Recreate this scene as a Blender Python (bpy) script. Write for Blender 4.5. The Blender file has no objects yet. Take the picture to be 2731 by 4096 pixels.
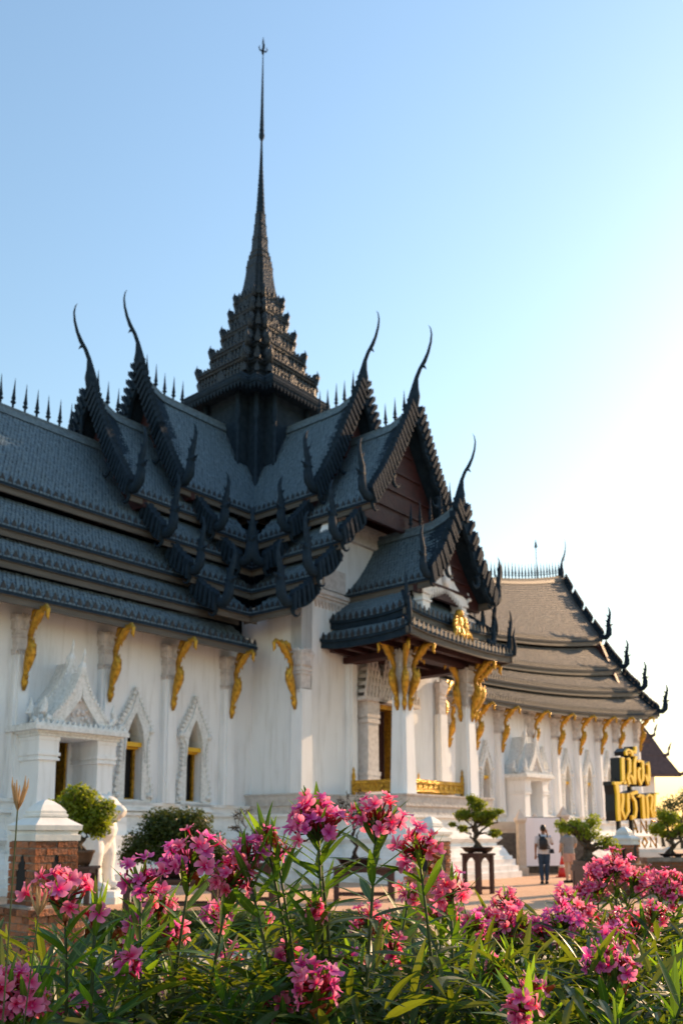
import bpy, math, random
from mathutils import Vector, Matrix
R = math.radians
rnd = random.Random(7)
scene = bpy.context.scene
COL = scene.collection

# ------------------------------------------------------------------ camera, sky, sun, exposure
cam_d = bpy.data.cameras.new('camera')
cam = bpy.data.objects.new('camera', cam_d)
COL.objects.link(cam)
scene.camera = cam
cam.location = (0, 0, 1.5)
cam.rotation_euler = (R(99), 0, 0)
cam_d.sensor_fit = 'VERTICAL'
cam_d.sensor_height = 36
cam_d.sensor_width = 24
cam_d.lens = 869.2 / 1024 * 36
cam_d.shift_y = 183.3 / 1024
cam_d.clip_start = 0.1
cam_d.clip_end = 4000
cam_d.dof.use_dof = True
cam_d.dof.focus_distance = 2.45
cam_d.dof.aperture_fstop = 5.2

SUN_AZ = 47.5     # degrees to the right of the view direction (+Y)
SUN_EL = 22.0
world = bpy.data.worlds.new('World')
scene.world = world
world.use_nodes = True
wn, wl = world.node_tree.nodes, world.node_tree.links
sky = wn.new('ShaderNodeTexSky')
sky.sky_type = 'NISHITA'
sky.sun_disc = False
sky.sun_elevation = R(SUN_EL)
sky.sun_rotation = R(SUN_AZ)
sky.altitude = 0
sky.air_density = 2.0
sky.dust_density = 0.7
sky.ozone_density = 4.0
bg = wn['Background']
bg.inputs['Strength'].default_value = 0.15
tint = wn.new('ShaderNodeMix')      # white balance of the whole sky
tint.data_type = 'RGBA'
tint.blend_type = 'MULTIPLY'
tint.inputs['Factor'].default_value = 1.0
tint.inputs['B'].default_value = (0.985, 0.95, 0.955, 1)
wl.new(sky.outputs['Color'], tint.inputs['A'])
wl.new(tint.outputs['Result'], bg.inputs['Color'])

sun_d = bpy.data.lights.new('sun', 'SUN')
sun_d.energy = 4.5
sun_d.angle = R(0.6)
sun_d.color = (1.0, 0.64, 0.36)
sun = bpy.data.objects.new('sun', sun_d)
COL.objects.link(sun)
sd = Vector((math.sin(R(SUN_AZ)) * math.cos(R(SUN_EL)), math.cos(R(SUN_AZ)) * math.cos(R(SUN_EL)), math.sin(R(SUN_EL))))
sun.rotation_euler = sd.to_track_quat('Z', 'Y').to_euler()
sun.location = sd * 100

vs = scene.view_settings
scene.display_settings.display_device = 'sRGB'
vs.view_transform = 'Standard'
vs.look = 'None'
vs.gamma = 1
vs.use_curve_mapping = False
vs.exposure = 0.86
scene.render.engine = 'CYCLES'
scene.cycles.use_denoising = True
scene.cycles.max_bounces = 8
scene.cycles.transparent_max_bounces = 8
scene.cycles.caustics_reflective = False
scene.cycles.caustics_refractive = False


# ------------------------------------------------------------------ materials
def mat(name, c, rough=0.7, c2=None, scale=3.0, mix=(0.35, 0.7), bump=0.0, bscale=20.0, metal=0.0, spec=0.4, kind='noise', detail=5.0,
        stretch=None, btype='noise', rnd_amt=0.0):
    m = bpy.data.materials.new(name)
    m.use_nodes = True
    n, l = m.node_tree.nodes, m.node_tree.links
    p = n['Principled BSDF']
    p.inputs['Roughness'].default_value = rough
    p.inputs['Metallic'].default_value = metal
    p.inputs['Specular IOR Level'].default_value = spec
    tc = n.new('ShaderNodeTexCoord')
    vec = tc.outputs['Object']
    if stretch:
        mp = n.new('ShaderNodeMapping')
        mp.inputs['Scale'].default_value = stretch
        l.new(vec, mp.inputs['Vector'])
        vec = mp.outputs['Vector']
    col = None
    if c2 is not None:
        t = n.new('ShaderNodeTexNoise')
        t.inputs['Scale'].default_value = scale
        t.inputs['Detail'].default_value = detail
        l.new(vec, t.inputs['Vector'])
        r = n.new('ShaderNodeValToRGB')
        r.color_ramp.elements[0].position = mix[0]
        r.color_ramp.elements[1].position = mix[1]
        r.color_ramp.elements[0].color = (*c, 1)
        r.color_ramp.elements[1].color = (*c2, 1)
        l.new(t.outputs['Fac'], r.inputs['Fac'])
        col = r.outputs['Color']
    if rnd_amt:
        oi = n.new('ShaderNodeObjectInfo')
        hs = n.new('ShaderNodeHueSaturation')
        mr = n.new('ShaderNodeMapRange')
        mr.inputs['To Min'].default_value = 1 - rnd_amt
        mr.inputs['To Max'].default_value = 1 + rnd_amt
        l.new(oi.outputs['Random'], mr.inputs['Value'])
        l.new(mr.outputs['Result'], hs.inputs['Value'])
        if col is not None:
            l.new(col, hs.inputs['Color'])
        else:
            hs.inputs['Color'].default_value = (*c, 1)
        col = hs.outputs['Color']
    if col is not None:
        l.new(col, p.inputs['Base Color'])
    else:
        p.inputs['Base Color'].default_value = (*c, 1)
    if bump:
        if btype == 'voronoi':
            b = n.new('ShaderNodeTexVoronoi')
            out = b.outputs['Distance']
        else:
            b = n.new('ShaderNodeTexNoise')
            b.inputs['Detail'].default_value = 6
            out = b.outputs['Fac']
        b.inputs['Scale'].default_value = bscale
        l.new(vec, b.inputs['Vector'])
        bn = n.new('ShaderNodeBump')
        bn.inputs['Strength'].default_value = bump
        bn.inputs['Distance'].default_value = 0.05
        l.new(out, bn.inputs['Height'])
        l.new(bn.outputs['Normal'], p.inputs['Normal'])
    return m


def streaks(m, amount=0.16, scale=2.2):
    """faint vertical rain streaks and blotches multiplied into a plaster"""
    n, l = m.node_tree.nodes, m.node_tree.links
    p = n['Principled BSDF']
    src = p.inputs['Base Color'].links[0].from_socket
    tc = n.new('ShaderNodeTexCoord')
    mp = n.new('ShaderNodeMapping')
    mp.inputs['Scale'].default_value = (scale, scale, scale * .11)
    l.new(tc.outputs['Object'], mp.inputs['Vector'])
    t = n.new('ShaderNodeTexNoise')
    t.inputs['Scale'].default_value = 2.0
    t.inputs['Detail'].default_value = 8
    t.inputs['Roughness'].default_value = .65
    l.new(mp.outputs['Vector'], t.inputs['Vector'])
    r = n.new('ShaderNodeValToRGB')
    r.color_ramp.elements[0].position = .5
    r.color_ramp.elements[1].position = .78
    r.color_ramp.elements[0].color = (1, 1, 1, 1)
    k = 1 - amount
    r.color_ramp.elements[1].color = (k, k * .99, k * .96, 1)
    l.new(t.outputs['Fac'], r.inputs['Fac'])
    mx = n.new('ShaderNodeMix')
    mx.data_type = 'RGBA'
    mx.blend_type = 'MULTIPLY'
    mx.inputs['Factor'].default_value = 1.0
    l.new(src, mx.inputs['A'])
    l.new(r.outputs['Color'], mx.inputs['B'])
    l.new(mx.outputs['Result'], p.inputs['Base Color'])
    return m


def leaf_mat(name, c, c_rib, trans, tfac=0.45, rough=0.35, rnd_amt=0.35, width=0.06, rib=True, spec=0.35):
    m = bpy.data.materials.new(name)
    m.use_nodes = True
    n, l = m.node_tree.nodes, m.node_tree.links
    p = n['Principled BSDF']
    p.inputs['Roughness'].default_value = rough
    p.inputs['Specular IOR Level'].default_value = spec
    oi = n.new('ShaderNodeObjectInfo')
    mr = n.new('ShaderNodeMapRange')
    mr.inputs['To Min'].default_value = 1 - rnd_amt
    mr.inputs['To Max'].default_value = 1 + rnd_amt
    l.new(oi.outputs['Random'], mr.inputs['Value'])
    hs = n.new('ShaderNodeHueSaturation')
    l.new(mr.outputs['Result'], hs.inputs['Value'])
    if rib:
        tc = n.new('ShaderNodeTexCoord')
        sp = n.new('ShaderNodeSeparateXYZ')
        l.new(tc.outputs['Generated'], sp.inputs['Vector'])
        s1 = n.new('ShaderNodeMath'); s1.operation = 'SUBTRACT'; s1.inputs[1].default_value = 0.5
        l.new(sp.outputs['X'], s1.inputs[0])
        s2 = n.new('ShaderNodeMath'); s2.operation = 'ABSOLUTE'
        l.new(s1.outputs[0], s2.inputs[0])
        r = n.new('ShaderNodeValToRGB')
        r.color_ramp.elements[0].position = width * 0.6
        r.color_ramp.elements[1].position = width * 1.3
        r.color_ramp.elements[0].color = (*c_rib, 1)
        r.color_ramp.elements[1].color = (*c, 1)
        l.new(s2.outputs[0], r.inputs['Fac'])
        l.new(r.outputs['Color'], hs.inputs['Color'])
    else:
        hs.inputs['Color'].default_value = (*c, 1)
    l.new(hs.outputs['Color'], p.inputs['Base Color'])
    tr = n.new('ShaderNodeBsdfTranslucent')
    tr.inputs['Color'].default_value = (*trans, 1)
    ms = n.new('ShaderNodeMixShader')
    ms.inputs['Fac'].default_value = tfac
    l.new(p.outputs[0], ms.inputs[1])
    l.new(tr.outputs[0], ms.inputs[2])
    l.new(ms.outputs[0], n['Material Output'].inputs['Surface'])
    return m


def petal_mat(name, inner, outer, trans_in, trans_out, rad):
    m = bpy.data.materials.new(name)
    m.use_nodes = True
    n, l = m.node_tree.nodes, m.node_tree.links
    p = n['Principled BSDF']
    p.inputs['Roughness'].default_value = 0.55
    p.inputs['Specular IOR Level'].default_value = 0.25
    tc = n.new('ShaderNodeTexCoord')
    ln = n.new('ShaderNodeVectorMath'); ln.operation = 'LENGTH'
    l.new(tc.outputs['Object'], ln.inputs[0])
    mr = n.new('ShaderNodeMapRange')
    mr.inputs['From Min'].default_value = rad * 0.25
    mr.inputs['From Max'].default_value = rad
    l.new(ln.outputs['Value'], mr.inputs['Value'])
    def ramp(a, b):
        r = n.new('ShaderNodeValToRGB')
        r.color_ramp.elements[0].color = (*a, 1)
        r.color_ramp.elements[1].color = (*b, 1)
        l.new(mr.outputs['Result'], r.inputs['Fac'])
        oi = n.new('ShaderNodeObjectInfo')
        h = n.new('ShaderNodeHueSaturation')
        m2 = n.new('ShaderNodeMapRange')
        m2.inputs['To Min'].default_value = 0.48
        m2.inputs['To Max'].default_value = 0.515
        l.new(oi.outputs['Random'], m2.inputs['Value'])
        l.new(m2.outputs['Result'], h.inputs['Hue'])
        l.new(r.outputs['Color'], h.inputs['Color'])
        return h.outputs['Color']
    l.new(ramp(inner, outer), p.inputs['Base Color'])
    tr = n.new('ShaderNodeBsdfTranslucent')
    l.new(ramp(trans_in, trans_out), tr.inputs['Color'])
    ms = n.new('ShaderNodeMixShader')
    ms.inputs['Fac'].default_value = 0.5
    l.new(p.outputs[0], ms.inputs[1])
    l.new(tr.outputs[0], ms.inputs[2])
    l.new(ms.outputs[0], n['Material Output'].inputs['Surface'])
    return m


M = {}
M['plaster'] = mat('plaster', (0.845, 0.87, 0.895), 0.75, (0.79, 0.81, 0.835), 0.9, (0.45, 0.85), 0.08, 14, spec=0.2)
M['base'] = mat('plinth_plaster', (0.83, 0.84, 0.84), 0.8, (0.62, 0.635, 0.62), 1.6, (0.5, 0.8), 0.12, 10, spec=0.2, stretch=(1, 1, 3))
M['carved'] = mat('carved_plaster', (0.68, 0.65, 0.64), 0.85, (0.52, 0.49, 0.48), 7, (0.4, 0.7), 0.16, 14, spec=0.2, btype='voronoi')
M['frieze'] = mat('frieze_plaster', (0.58, 0.56, 0.54), 0.85, (0.45, 0.43, 0.415), 6, (0.4, 0.7), 0.35, 9, spec=0.2, btype='voronoi')
M['lace'] = mat('lace_plaster', (0.8, 0.815, 0.815), 0.85, (0.62, 0.64, 0.635), 12, (0.4, 0.7), 0.2, 22, spec=0.2, btype='voronoi')
streaks(M['plaster'], .24)
streaks(M['base'], .3, 1.4)
streaks(M['lace'], .2, 4)
M['shingle'] = mat('roof_shingle', (0.12, 0.19, 0.25), 0.55, (0.062, 0.102, 0.142), 7.0, (0.3, 0.72), 0.3, 30, spec=0.32, detail=8)
M['shingle_sunlit'] = mat('sunlit_roof_shingle', (0.088, 0.092, 0.095), 0.6, (0.052, 0.056, 0.06), 7.0, (0.3, 0.72), 0.3, 30, spec=0.25, detail=8)  # same shingles; darker browner tone painted in to balance direct sun
M['wood_dark'] = mat('dark_wood', (0.009, 0.021, 0.036), 0.8, (0.019, 0.035, 0.055), 5, (0.35, 0.7), 0.3, 18, spec=0.12)
M['tower'] = mat('tower_wood', (0.014, 0.025, 0.038), 0.55, (0.035, 0.047, 0.060), 7, (0.4, 0.75), 0.6, 12, spec=0.25, btype='voronoi')
M['fascia'] = mat('weathered_board', (0.13, 0.12, 0.105), 0.75, (0.07, 0.066, 0.06), 3, (0.3, 0.75), 0.2, 20, spec=0.25, stretch=(0.4, 0.4, 6))
M['antefix'] = mat('antefix_wood', (0.016, 0.02, 0.026), 0.6, None, spec=0.4)
M['red'] = mat('dark_red_wood', (0.05, 0.015, 0.016), 0.6, (0.028, 0.011, 0.013), 4, (0.3, 0.7), 0.3, 12, spec=0.3)
M['gold'] = mat('gold_leaf', (0.66, 0.37, 0.04), 0.34, (0.30, 0.15, 0.015), 9, (0.35, 0.68), 0.9, 16, metal=0.6, spec=0.5)
M['yellow'] = mat('yellow_paint', (0.72, 0.42, 0.02), 0.5, None)
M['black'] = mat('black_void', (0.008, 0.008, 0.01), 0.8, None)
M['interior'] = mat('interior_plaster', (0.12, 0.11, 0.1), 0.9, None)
M['brick'] = mat('old_brick', (0.36, 0.13, 0.06), 0.9, (0.24, 0.13, 0.09), 11, (0.4, 0.72), 0.6, 30, spec=0.15, rnd_amt=0.5)
M['mortar'] = mat('lime_mortar', (0.34, 0.29, 0.25), 0.95, (0.20, 0.16, 0.13), 6, (0.35, 0.7), 0.5, 40, spec=0.1)
M['stain'] = mat('dark_teak', (0.045, 0.016, 0.014), 0.45, (0.07, 0.025, 0.02), 8, (0.3, 0.7), 0.1, 20, spec=0.4)
M['pot'] = mat('clay_pot', (0.16, 0.08, 0.045), 0.6, (0.09, 0.05, 0.03), 8, (0.3, 0.7), 0.2, 20)
M['potdark'] = mat('glazed_pot', (0.03, 0.017, 0.014), 0.4, None)
M['bark'] = mat('bark', (0.11, 0.085, 0.06), 0.9, (0.05, 0.04, 0.03), 14, (0.35, 0.7), 0.8, 30, spec=0.15)
M['barkdark'] = mat('dark_bark', (0.05, 0.035, 0.028), 0.9, (0.03, 0.02, 0.018), 14, (0.35, 0.7), 0.8, 30, spec=0.15)
M['statue'] = mat('white_stucco', (0.75, 0.74, 0.71), 0.7, (0.6, 0.59, 0.56), 4, (0.4, 0.8), 0.1, 15)
M['pinkcap'] = mat('sandstone_cap', (0.66, 0.58, 0.52), 0.8, (0.5, 0.43, 0.39), 5, (0.4, 0.8), 0.2, 25, spec=0.2)
M['banner'] = mat('white_vinyl', (0.78, 0.76, 0.82), 0.6, None)
M['stonebeige'] = mat('beige_stone', (0.55, 0.46, 0.37), 0.85, (0.42, 0.35, 0.28), 5, (0.4, 0.8), 0.2, 25, spec=0.2)
M['darkstone'] = mat('dark_laterite', (0.13, 0.12, 0.105), 0.9, (0.08, 0.07, 0.065), 7, (0.4, 0.7), 0.5, 14, spec=0.15)
M['soil'] = mat('soil', (0.06, 0.042, 0.028), 0.95, (0.03, 0.022, 0.016), 6, (0.35, 0.7), 0.8, 25, spec=0.1)
M['lawn'] = mat('lawn', (0.06, 0.09, 0.02), 0.9, (0.035, 0.05, 0.014), 5, (0.35, 0.7), 0.6, 60, spec=0.1)
M['hedge'] = leaf_mat('hedge_leaf', (0.045, 0.075, 0.015), (0, 0, 0), (0.10, 0.15, 0.015), 0.35, 0.5, 0.3, rib=False)
M['bonsaileaf'] = leaf_mat('bonsai_leaf', (0.12, 0.17, 0.014), (0, 0, 0), (0.42, 0.5, 0.02), 0.45, 0.45, 0.3, rib=False)
M['bushleaf'] = leaf_mat('bush_leaf', (0.04, 0.062, 0.010), (0, 0, 0), (0.12, 0.15, 0.01), 0.36, 0.45, 0.3, rib=False)
M['treeleaf'] = leaf_mat('tree_leaf', (0.05, 0.075, 0.03), (0, 0, 0), (0.08, 0.1, 0.03), 0.3, 0.6, 0.3, rib=False)
M['leaf'] = leaf_mat('oleander_leaf', (0.030, 0.088, 0.022), (0.13, 0.24, 0.06), (0.22, 0.42, 0.015), 0.36, 0.5, 0.35)
M['leafyoung'] = leaf_mat('oleander_young_leaf', (0.06, 0.145, 0.022), (0.18, 0.3, 0.07), (0.34, 0.58, 0.02), 0.42, 0.5, 0.25)
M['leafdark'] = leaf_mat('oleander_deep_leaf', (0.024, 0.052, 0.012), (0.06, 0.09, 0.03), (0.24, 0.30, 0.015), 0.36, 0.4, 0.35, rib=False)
M['leafdry'] = leaf_mat('oleander_dry_leaf', (0.26, 0.21, 0.10), (0.3, 0.25, 0.12), (0.25, 0.19, 0.06), 0.3, 0.6, 0.25)
M['stem'] = mat('green_stem', (0.05, 0.075, 0.02), 0.6, (0.04, 0.055, 0.018), 20, (0.3, 0.7), spec=0.35)
M['wood_stem'] = mat('woody_stem', (0.075, 0.05, 0.03), 0.85, (0.04, 0.028, 0.02), 25, (0.3, 0.7), spec=0.2)
M['petal'] = petal_mat('pink_petal', (0.62, 0.012, 0.15), (0.88, 0.27, 0.46), (0.88, 0.010, 0.10), (0.98, 0.32, 0.46), 0.022)
M['petalm'] = petal_mat('magenta_petal', (0.52, 0.025, 0.26), (0.78, 0.22, 0.53), (0.66, 0.012, 0.20), (0.90, 0.22, 0.50), 0.022)
M['bud'] = leaf_mat('red_bud', (0.30, 0.012, 0.025), (0, 0, 0), (0.55, 0.03, 0.02), 0.4, 0.5, 0.3, rib=False)
M['spent'] = leaf_mat('withered_petal', (0.22, 0.07, 0.015), (0, 0, 0), (0.55, 0.16, 0.02), 0.4, 0.6, 0.3, rib=False)
M['straw'] = leaf_mat('dry_grass', (0.50, 0.36, 0.2), (0, 0, 0), (0.6, 0.42, 0.22), 0.4, 0.6, 0.2, rib=False)
M['rock'] = mat('brown_rock', (0.30, 0.20, 0.13), 0.9, (0.18, 0.12, 0.08), 5, (0.35, 0.7), 0.6, 12, spec=0.15)
M['skin'] = mat('skin', (0.28, 0.14, 0.085), 0.6, None)
M['skinlight'] = mat('light_skin', (0.5, 0.32, 0.23), 0.6, None)
M['hair'] = mat('black_hair', (0.012, 0.009, 0.008), 0.5, None)
M['tee'] = mat('white_tee', (0.62, 0.6, 0.63), 0.9, (0.55, 0.53, 0.56), 8, (0.3, 0.7), 0.2, 10)
M['greytee'] = mat('grey_tee', (0.27, 0.28, 0.29), 0.9, (0.22, 0.23, 0.24), 8, (0.3, 0.7), 0.2, 10)
M['denim'] = mat('denim', (0.03, 0.055, 0.10), 0.9, (0.02, 0.04, 0.075), 9, (0.3, 0.7))
M['shorts'] = mat('pink_cloth', (0.5, 0.30, 0.25), 0.9, None)
M['bagm'] = mat('black_nylon', (0.015, 0.015, 0.02), 0.6, None)
M['shoe'] = mat('black_shoe', (0.012, 0.012, 0.013), 0.6, None)
M['cone'] = mat('red_cone', (0.55, 0.03, 0.025), 0.5, None)
M['conew'] = mat('cone_band', (0.7, 0.55, 0.5), 0.5, None)
M['signy'] = mat('sign_yellow', (0.85, 0.52, 0.01), 0.45, None)
M['signk'] = mat('sign_black', (0.012, 0.013, 0.015), 0.5, None)
M['mroof'] = mat('maroon_tile', (0.12, 0.07, 0.062), 0.7, (0.08, 0.048, 0.044), 3, (0.3, 0.7), 0.4, 8)
M['pvc'] = mat('metal_rod', (0.1, 0.1, 0.1), 0.4, None, metal=0.7)


def paving_mat():
    m = bpy.data.materials.new('brick_paving')
    m.use_nodes = True
    n, l = m.node_tree.nodes, m.node_tree.links
    p = n['Principled BSDF']
    p.inputs['Roughness'].default_value = 0.85
    p.inputs['Specular IOR Level'].default_value = 0.2
    tc = n.new('ShaderNodeTexCoord')
    mp = n.new('ShaderNodeMapping'); mp.inputs['Rotation'].default_value = (0, 0, R(50))
    l.new(tc.outputs['Object'], mp.inputs['Vector'])
    b = n.new('ShaderNodeTexBrick')
    b.inputs['Scale'].default_value = 4.0
    b.inputs['Color1'].default_value = (0.74, 0.49, 0.33, 1)
    b.inputs['Color2'].default_value = (0.64, 0.41, 0.27, 1)
    b.inputs['Mortar'].default_value = (0.55, 0.38, 0.26, 1)
    b.inputs['Mortar Size'].default_value = 0.012
    l.new(mp.outputs['Vector'], b.inputs['Vector'])
    t = n.new('ShaderNodeTexNoise'); t.inputs['Scale'].default_value = 0.7; t.inputs['Detail'].default_value = 6
    l.new(tc.outputs['Object'], t.inputs['Vector'])
    mx = n.new('ShaderNodeMix'); mx.data_type = 'RGBA'; mx.blend_type = 'MULTIPLY'
    r = n.new('ShaderNodeValToRGB')
    r.color_ramp.elements[0].color = (0.7, 0.68, 0.66, 1); r.color_ramp.elements[1].color = (1.15, 1.12, 1.08, 1)
    l.new(t.outputs['Fac'], r.inputs['Fac'])
    mx.inputs['Factor'].default_value = 1.0
    l.new(b.outputs['Color'], mx.inputs['A']); l.new(r.outputs['Color'], mx.inputs['B'])
    l.new(mx.outputs['Result'], p.inputs['Base Color'])
    bn = n.new('ShaderNodeBump'); bn.inputs['Strength'].default_value = 0.4; bn.inputs['Distance'].default_value = 0.02
    l.new(b.outputs['Fac'], bn.inputs['Height']); bn.invert = True
    l.new(bn.outputs['Normal'], p.inputs['Normal'])
    return m
M['paving'] = paving_mat()


# ------------------------------------------------------------------ mesh helpers
class MB:
    def __init__(s, f=None):
        s.v, s.f, s.T = [], [], f

    def add(s, vs_, fs):
        n = len(s.v)
        T = s.T
        s.v += [tuple(T(*p)) for p in vs_] if T else [tuple(p) for p in vs_]
        s.f += [tuple(i + n for i in q) for q in fs]
        return s

    def box(s, x0, x1, y0, y1, z0, z1, tx=0.0, ty=0.0):
        """box; tx, ty shrink the top on each side"""
        s.add([(x0, y0, z0), (x1, y0, z0), (x1, y1, z0), (x0, y1, z0), (x0 + tx, y0 + ty, z1), (x1 - tx, y0 + ty, z1), (x1 - tx, y1 - ty, z1), (x0 + tx, y1 - ty, z1)],
              [(0, 3, 2, 1), (4, 5, 6, 7), (0, 1, 5, 4), (1, 2, 6, 5), (2, 3, 7, 6), (3, 0, 4, 7)])
        return s

    def prism(s, poly, d0, d1, fn):
        """polygon of (u, v) pushed from depth d0 to d1; fn(u, v, d) -> point"""
        k = len(poly)
        s.add([fn(u, v, d0) for u, v in poly] + [fn(u, v, d1) for u, v in poly],
              [tuple(range(k - 1, -1, -1)), tuple(range(k, 2 * k))] + [(i, (i + 1) % k, k + (i + 1) % k, k + i) for i in range(k)])
        return s

    def loft(s, rings, cap=True):
        k = len(rings[0])
        vs_ = [p for r in rings for p in r]
        fs = []
        for j in range(len(rings) - 1):
            for i in range(k):
                fs.append((j * k + i, j * k + (i + 1) % k, (j + 1) * k + (i + 1) % k, (j + 1) * k + i))
        if cap:
            fs.append(tuple(range(k - 1, -1, -1)))
            fs.append(tuple(range((len(rings) - 1) * k, len(rings) * k)))
        s.add(vs_, fs)
        return s

    def lathe(s, prof, n=12, c=(0, 0, 0)):
        s.loft([[(c[0] + r * math.cos(2 * math.pi * i / n), c[1] + r * math.sin(2 * math.pi * i / n), c[2] + z) for i in range(n)] for r, z in prof])
        return s

    def tube(s, pts, rad, n=6, flat=1.0, side=None):
        """round bar along pts; flat squeezes it along the vector side"""
        P = [Vector(p) for p in pts]
        rings = []
        for i, p in enumerate(P):
            t = (P[min(i + 1, len(P) - 1)] - P[max(i - 1, 0)])
            t = t.normalized() if t.length > 1e-9 else Vector((0, 0, 1))
            a = Vector(side) if side is not None else (Vector((0, 0, 1)) if abs(t.z) < 0.9 else Vector((1, 0, 0)))
            a = (a - t * a.dot(t))
            a = a.normalized() if a.length > 1e-6 else t.orthogonal().normalized()
            b = t.cross(a)
            r = rad[i] if hasattr(rad, '__len__') else rad
            rings.append([tuple(p + a * (math.cos(2 * math.pi * j / n) * r * flat) + b * (math.sin(2 * math.pi * j / n) * r)) for j in range(n)])
        s.loft(rings)
        return s

    def ball(s, c, r, n=8, m=6, sq=(1, 1, 1)):
        s.loft([[(c[0] + r * sq[0] * math.sin(max(math.pi * j / m, 0.03 if j == 0 else 0) if j < m else math.pi - 0.03) * math.cos(2 * math.pi * i / n),
                  c[1] + r * sq[1] * math.sin(max(math.pi * j / m, 0.03 if j == 0 else 0) if j < m else math.pi - 0.03) * math.sin(2 * math.pi * i / n),
                  c[2] - r * sq[2] * math.cos(math.pi * j / m)) for i in range(n)] for j in range(m + 1)])
        return s

    def mesh(s, name, m, smooth=False):
        me = bpy.data.meshes.new(name)
        me.from_pydata(s.v, [], s.f)
        if m:
            me.materials.append(m)
        import bmesh
        bm = bmesh.new()
        bm.from_mesh(me)
        bmesh.ops.recalc_face_normals(bm, faces=bm.faces)
        bm.to_mesh(me)
        bm.free()
        if smooth:
            me.polygons.foreach_set('use_smooth', [True] * len(me.polygons))
        me.update()
        return me


def link(name, me, parent=None, kind=None):
    o = bpy.data.objects.new(name, me)
    COL.objects.link(o)
    if parent is not None:
        o.parent = parent
    if kind:
        o['kind'] = kind
    return o


def part(name, mb, m, parent=None, smooth=False, kind=None):
    return link(name, mb.mesh(name, m, smooth), parent, kind)


def thing(name, label, cat, loc=(0, 0, 0), rz=0.0, group=None):
    o = bpy.data.objects.new(name, None)
    o.empty_display_size = 0.2
    COL.objects.link(o)
    o.location = loc
    o.rotation_euler = (0, 0, rz)
    o['label'] = label
    o['category'] = cat
    if group:
        o['group'] = group
    return o


def tag(o, label, cat, group=None):
    o['label'] = label
    o['category'] = cat
    if group:
        o['group'] = group
    return o


def copy_at(src, name, parent, mtx):
    o = bpy.data.objects.new(name, src if isinstance(src, bpy.types.Mesh) else src.data)
    COL.objects.link(o)
    o.parent = parent
    o.matrix_basis = mtx
    return o


def lerp(a, b, u):
    return a + (b - a) * u

# ------------------------------------------------------------------ ground
def sheet(name, poly, z, m, kind='structure', thick=0.0):
    b = MB()
    if thick:
        b.prism(poly, z - thick, z, lambda u, v, d: (u, v, d))
    else:
        b.add([(x, y, z) for x, y in poly], [tuple(range(len(poly)))])
    return part(name, b, m, None, kind=kind)


M['dry'] = mat('pale_bounce_ground', (0.52, 0.45, 0.35), 0.9, (0.43, 0.37, 0.28), 0.8, (0.35, 0.7), 0.4, 8, spec=0.1)  # pale tone invented to bounce sunlight onto the shaded temple walls
sheet('ground', [(-900, -600), (900, -600), (900, 1400), (-900, 1400)], -0.03, M['dry'])
sheet('garden_bed', [(-9, -6), (14, -6), (14, 13.4), (5.2, 13.4), (2.0, 10.5), (-9, 10.5)], -0.022, M['soil'])
sheet('brick_pavement', [(-40, 16.3), (-3.3, 16.3), (0.2, 14.6), (2.6, 12.2), (5.2, 13.6), (9.5, 20.6), (40, 40), (60, 75), (-40, 75)], 0.0, M['paving'], thick=0.026)

# ------------------------------------------------------------------ temple
AX = R(50)
temple = thing('temple', 'white Thai temple hall with dark tiered roofs, gilded brackets and a tall black spire', 'temple', (-3.55, 34.36, 0), AX)


def F(a, b, z):
    return (a, -b, z)


def sag(s, z):
    return max(0.0, s - 5) ** 2 * max(0.0, 0.0024 + (z - 7.4) * 0.00055)


def LW(s, t, z): return (-s, -t, z)
def RW(s, t, z): return (s, -t, z + sag(s, z))
def FT(s, t, z): return (t, -s, z)
def BT(s, t, z): return (t, s, z)


BASIS = {LW: (Vector((-1, 0, 0)), Vector((0, -1, 0))), RW: (Vector((1, 0, 0)), Vector((0, -1, 0))),
         FT: (Vector((0, -1, 0)), Vector((1, 0, 0))), BT: (Vector((0, 1, 0)), Vector((1, 0, 0)))}


def frame(arm, s, t, z, flip=1, rot=None):
    """matrix at (s, t, z): X along the arm, Y across it, Z up"""
    bs, bt = BASIS[arm]
    bt = bt * flip
    m = Matrix(((bs.x, bt.x, 0, 0), (bs.y, bt.y, 0, 0), (0, 0, 1, 0), (0, 0, 0, 1)))
    m.translation = Vector(arm(s, t, z))
    return m


# shared small pieces
def leaf_plate(w, h, th):
    b = MB()
    poly = [(-w * .32, 0), (w * .32, 0), (w * .5, h * .22), (w * .42, h * .5), (w * .16, h * .8), (0, h), (-w * .16, h * .8), (-w * .42, h * .5), (-w * .5, h * .22)]
    b.prism(poly, -th / 2, th / 2, lambda u, v, d: (u, d, v))
    return b

ANTEFIX = leaf_plate(0.15, 0.25, 0.035).mesh('antefix', M['antefix'])
_s = MB()
_s.lathe([(0.035, 0), (0.05, 0.03), (0.03, 0.08), (0.035, 0.2), (0.075, 0.25), (0.03, 0.31), (0.06, 0.37), (0.045, 0.45), (0.025, 0.7), (0.004, 1.05)], 6)
SPIKE = _s.mesh('ridge_spike', M['wood_dark'], True)


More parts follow.
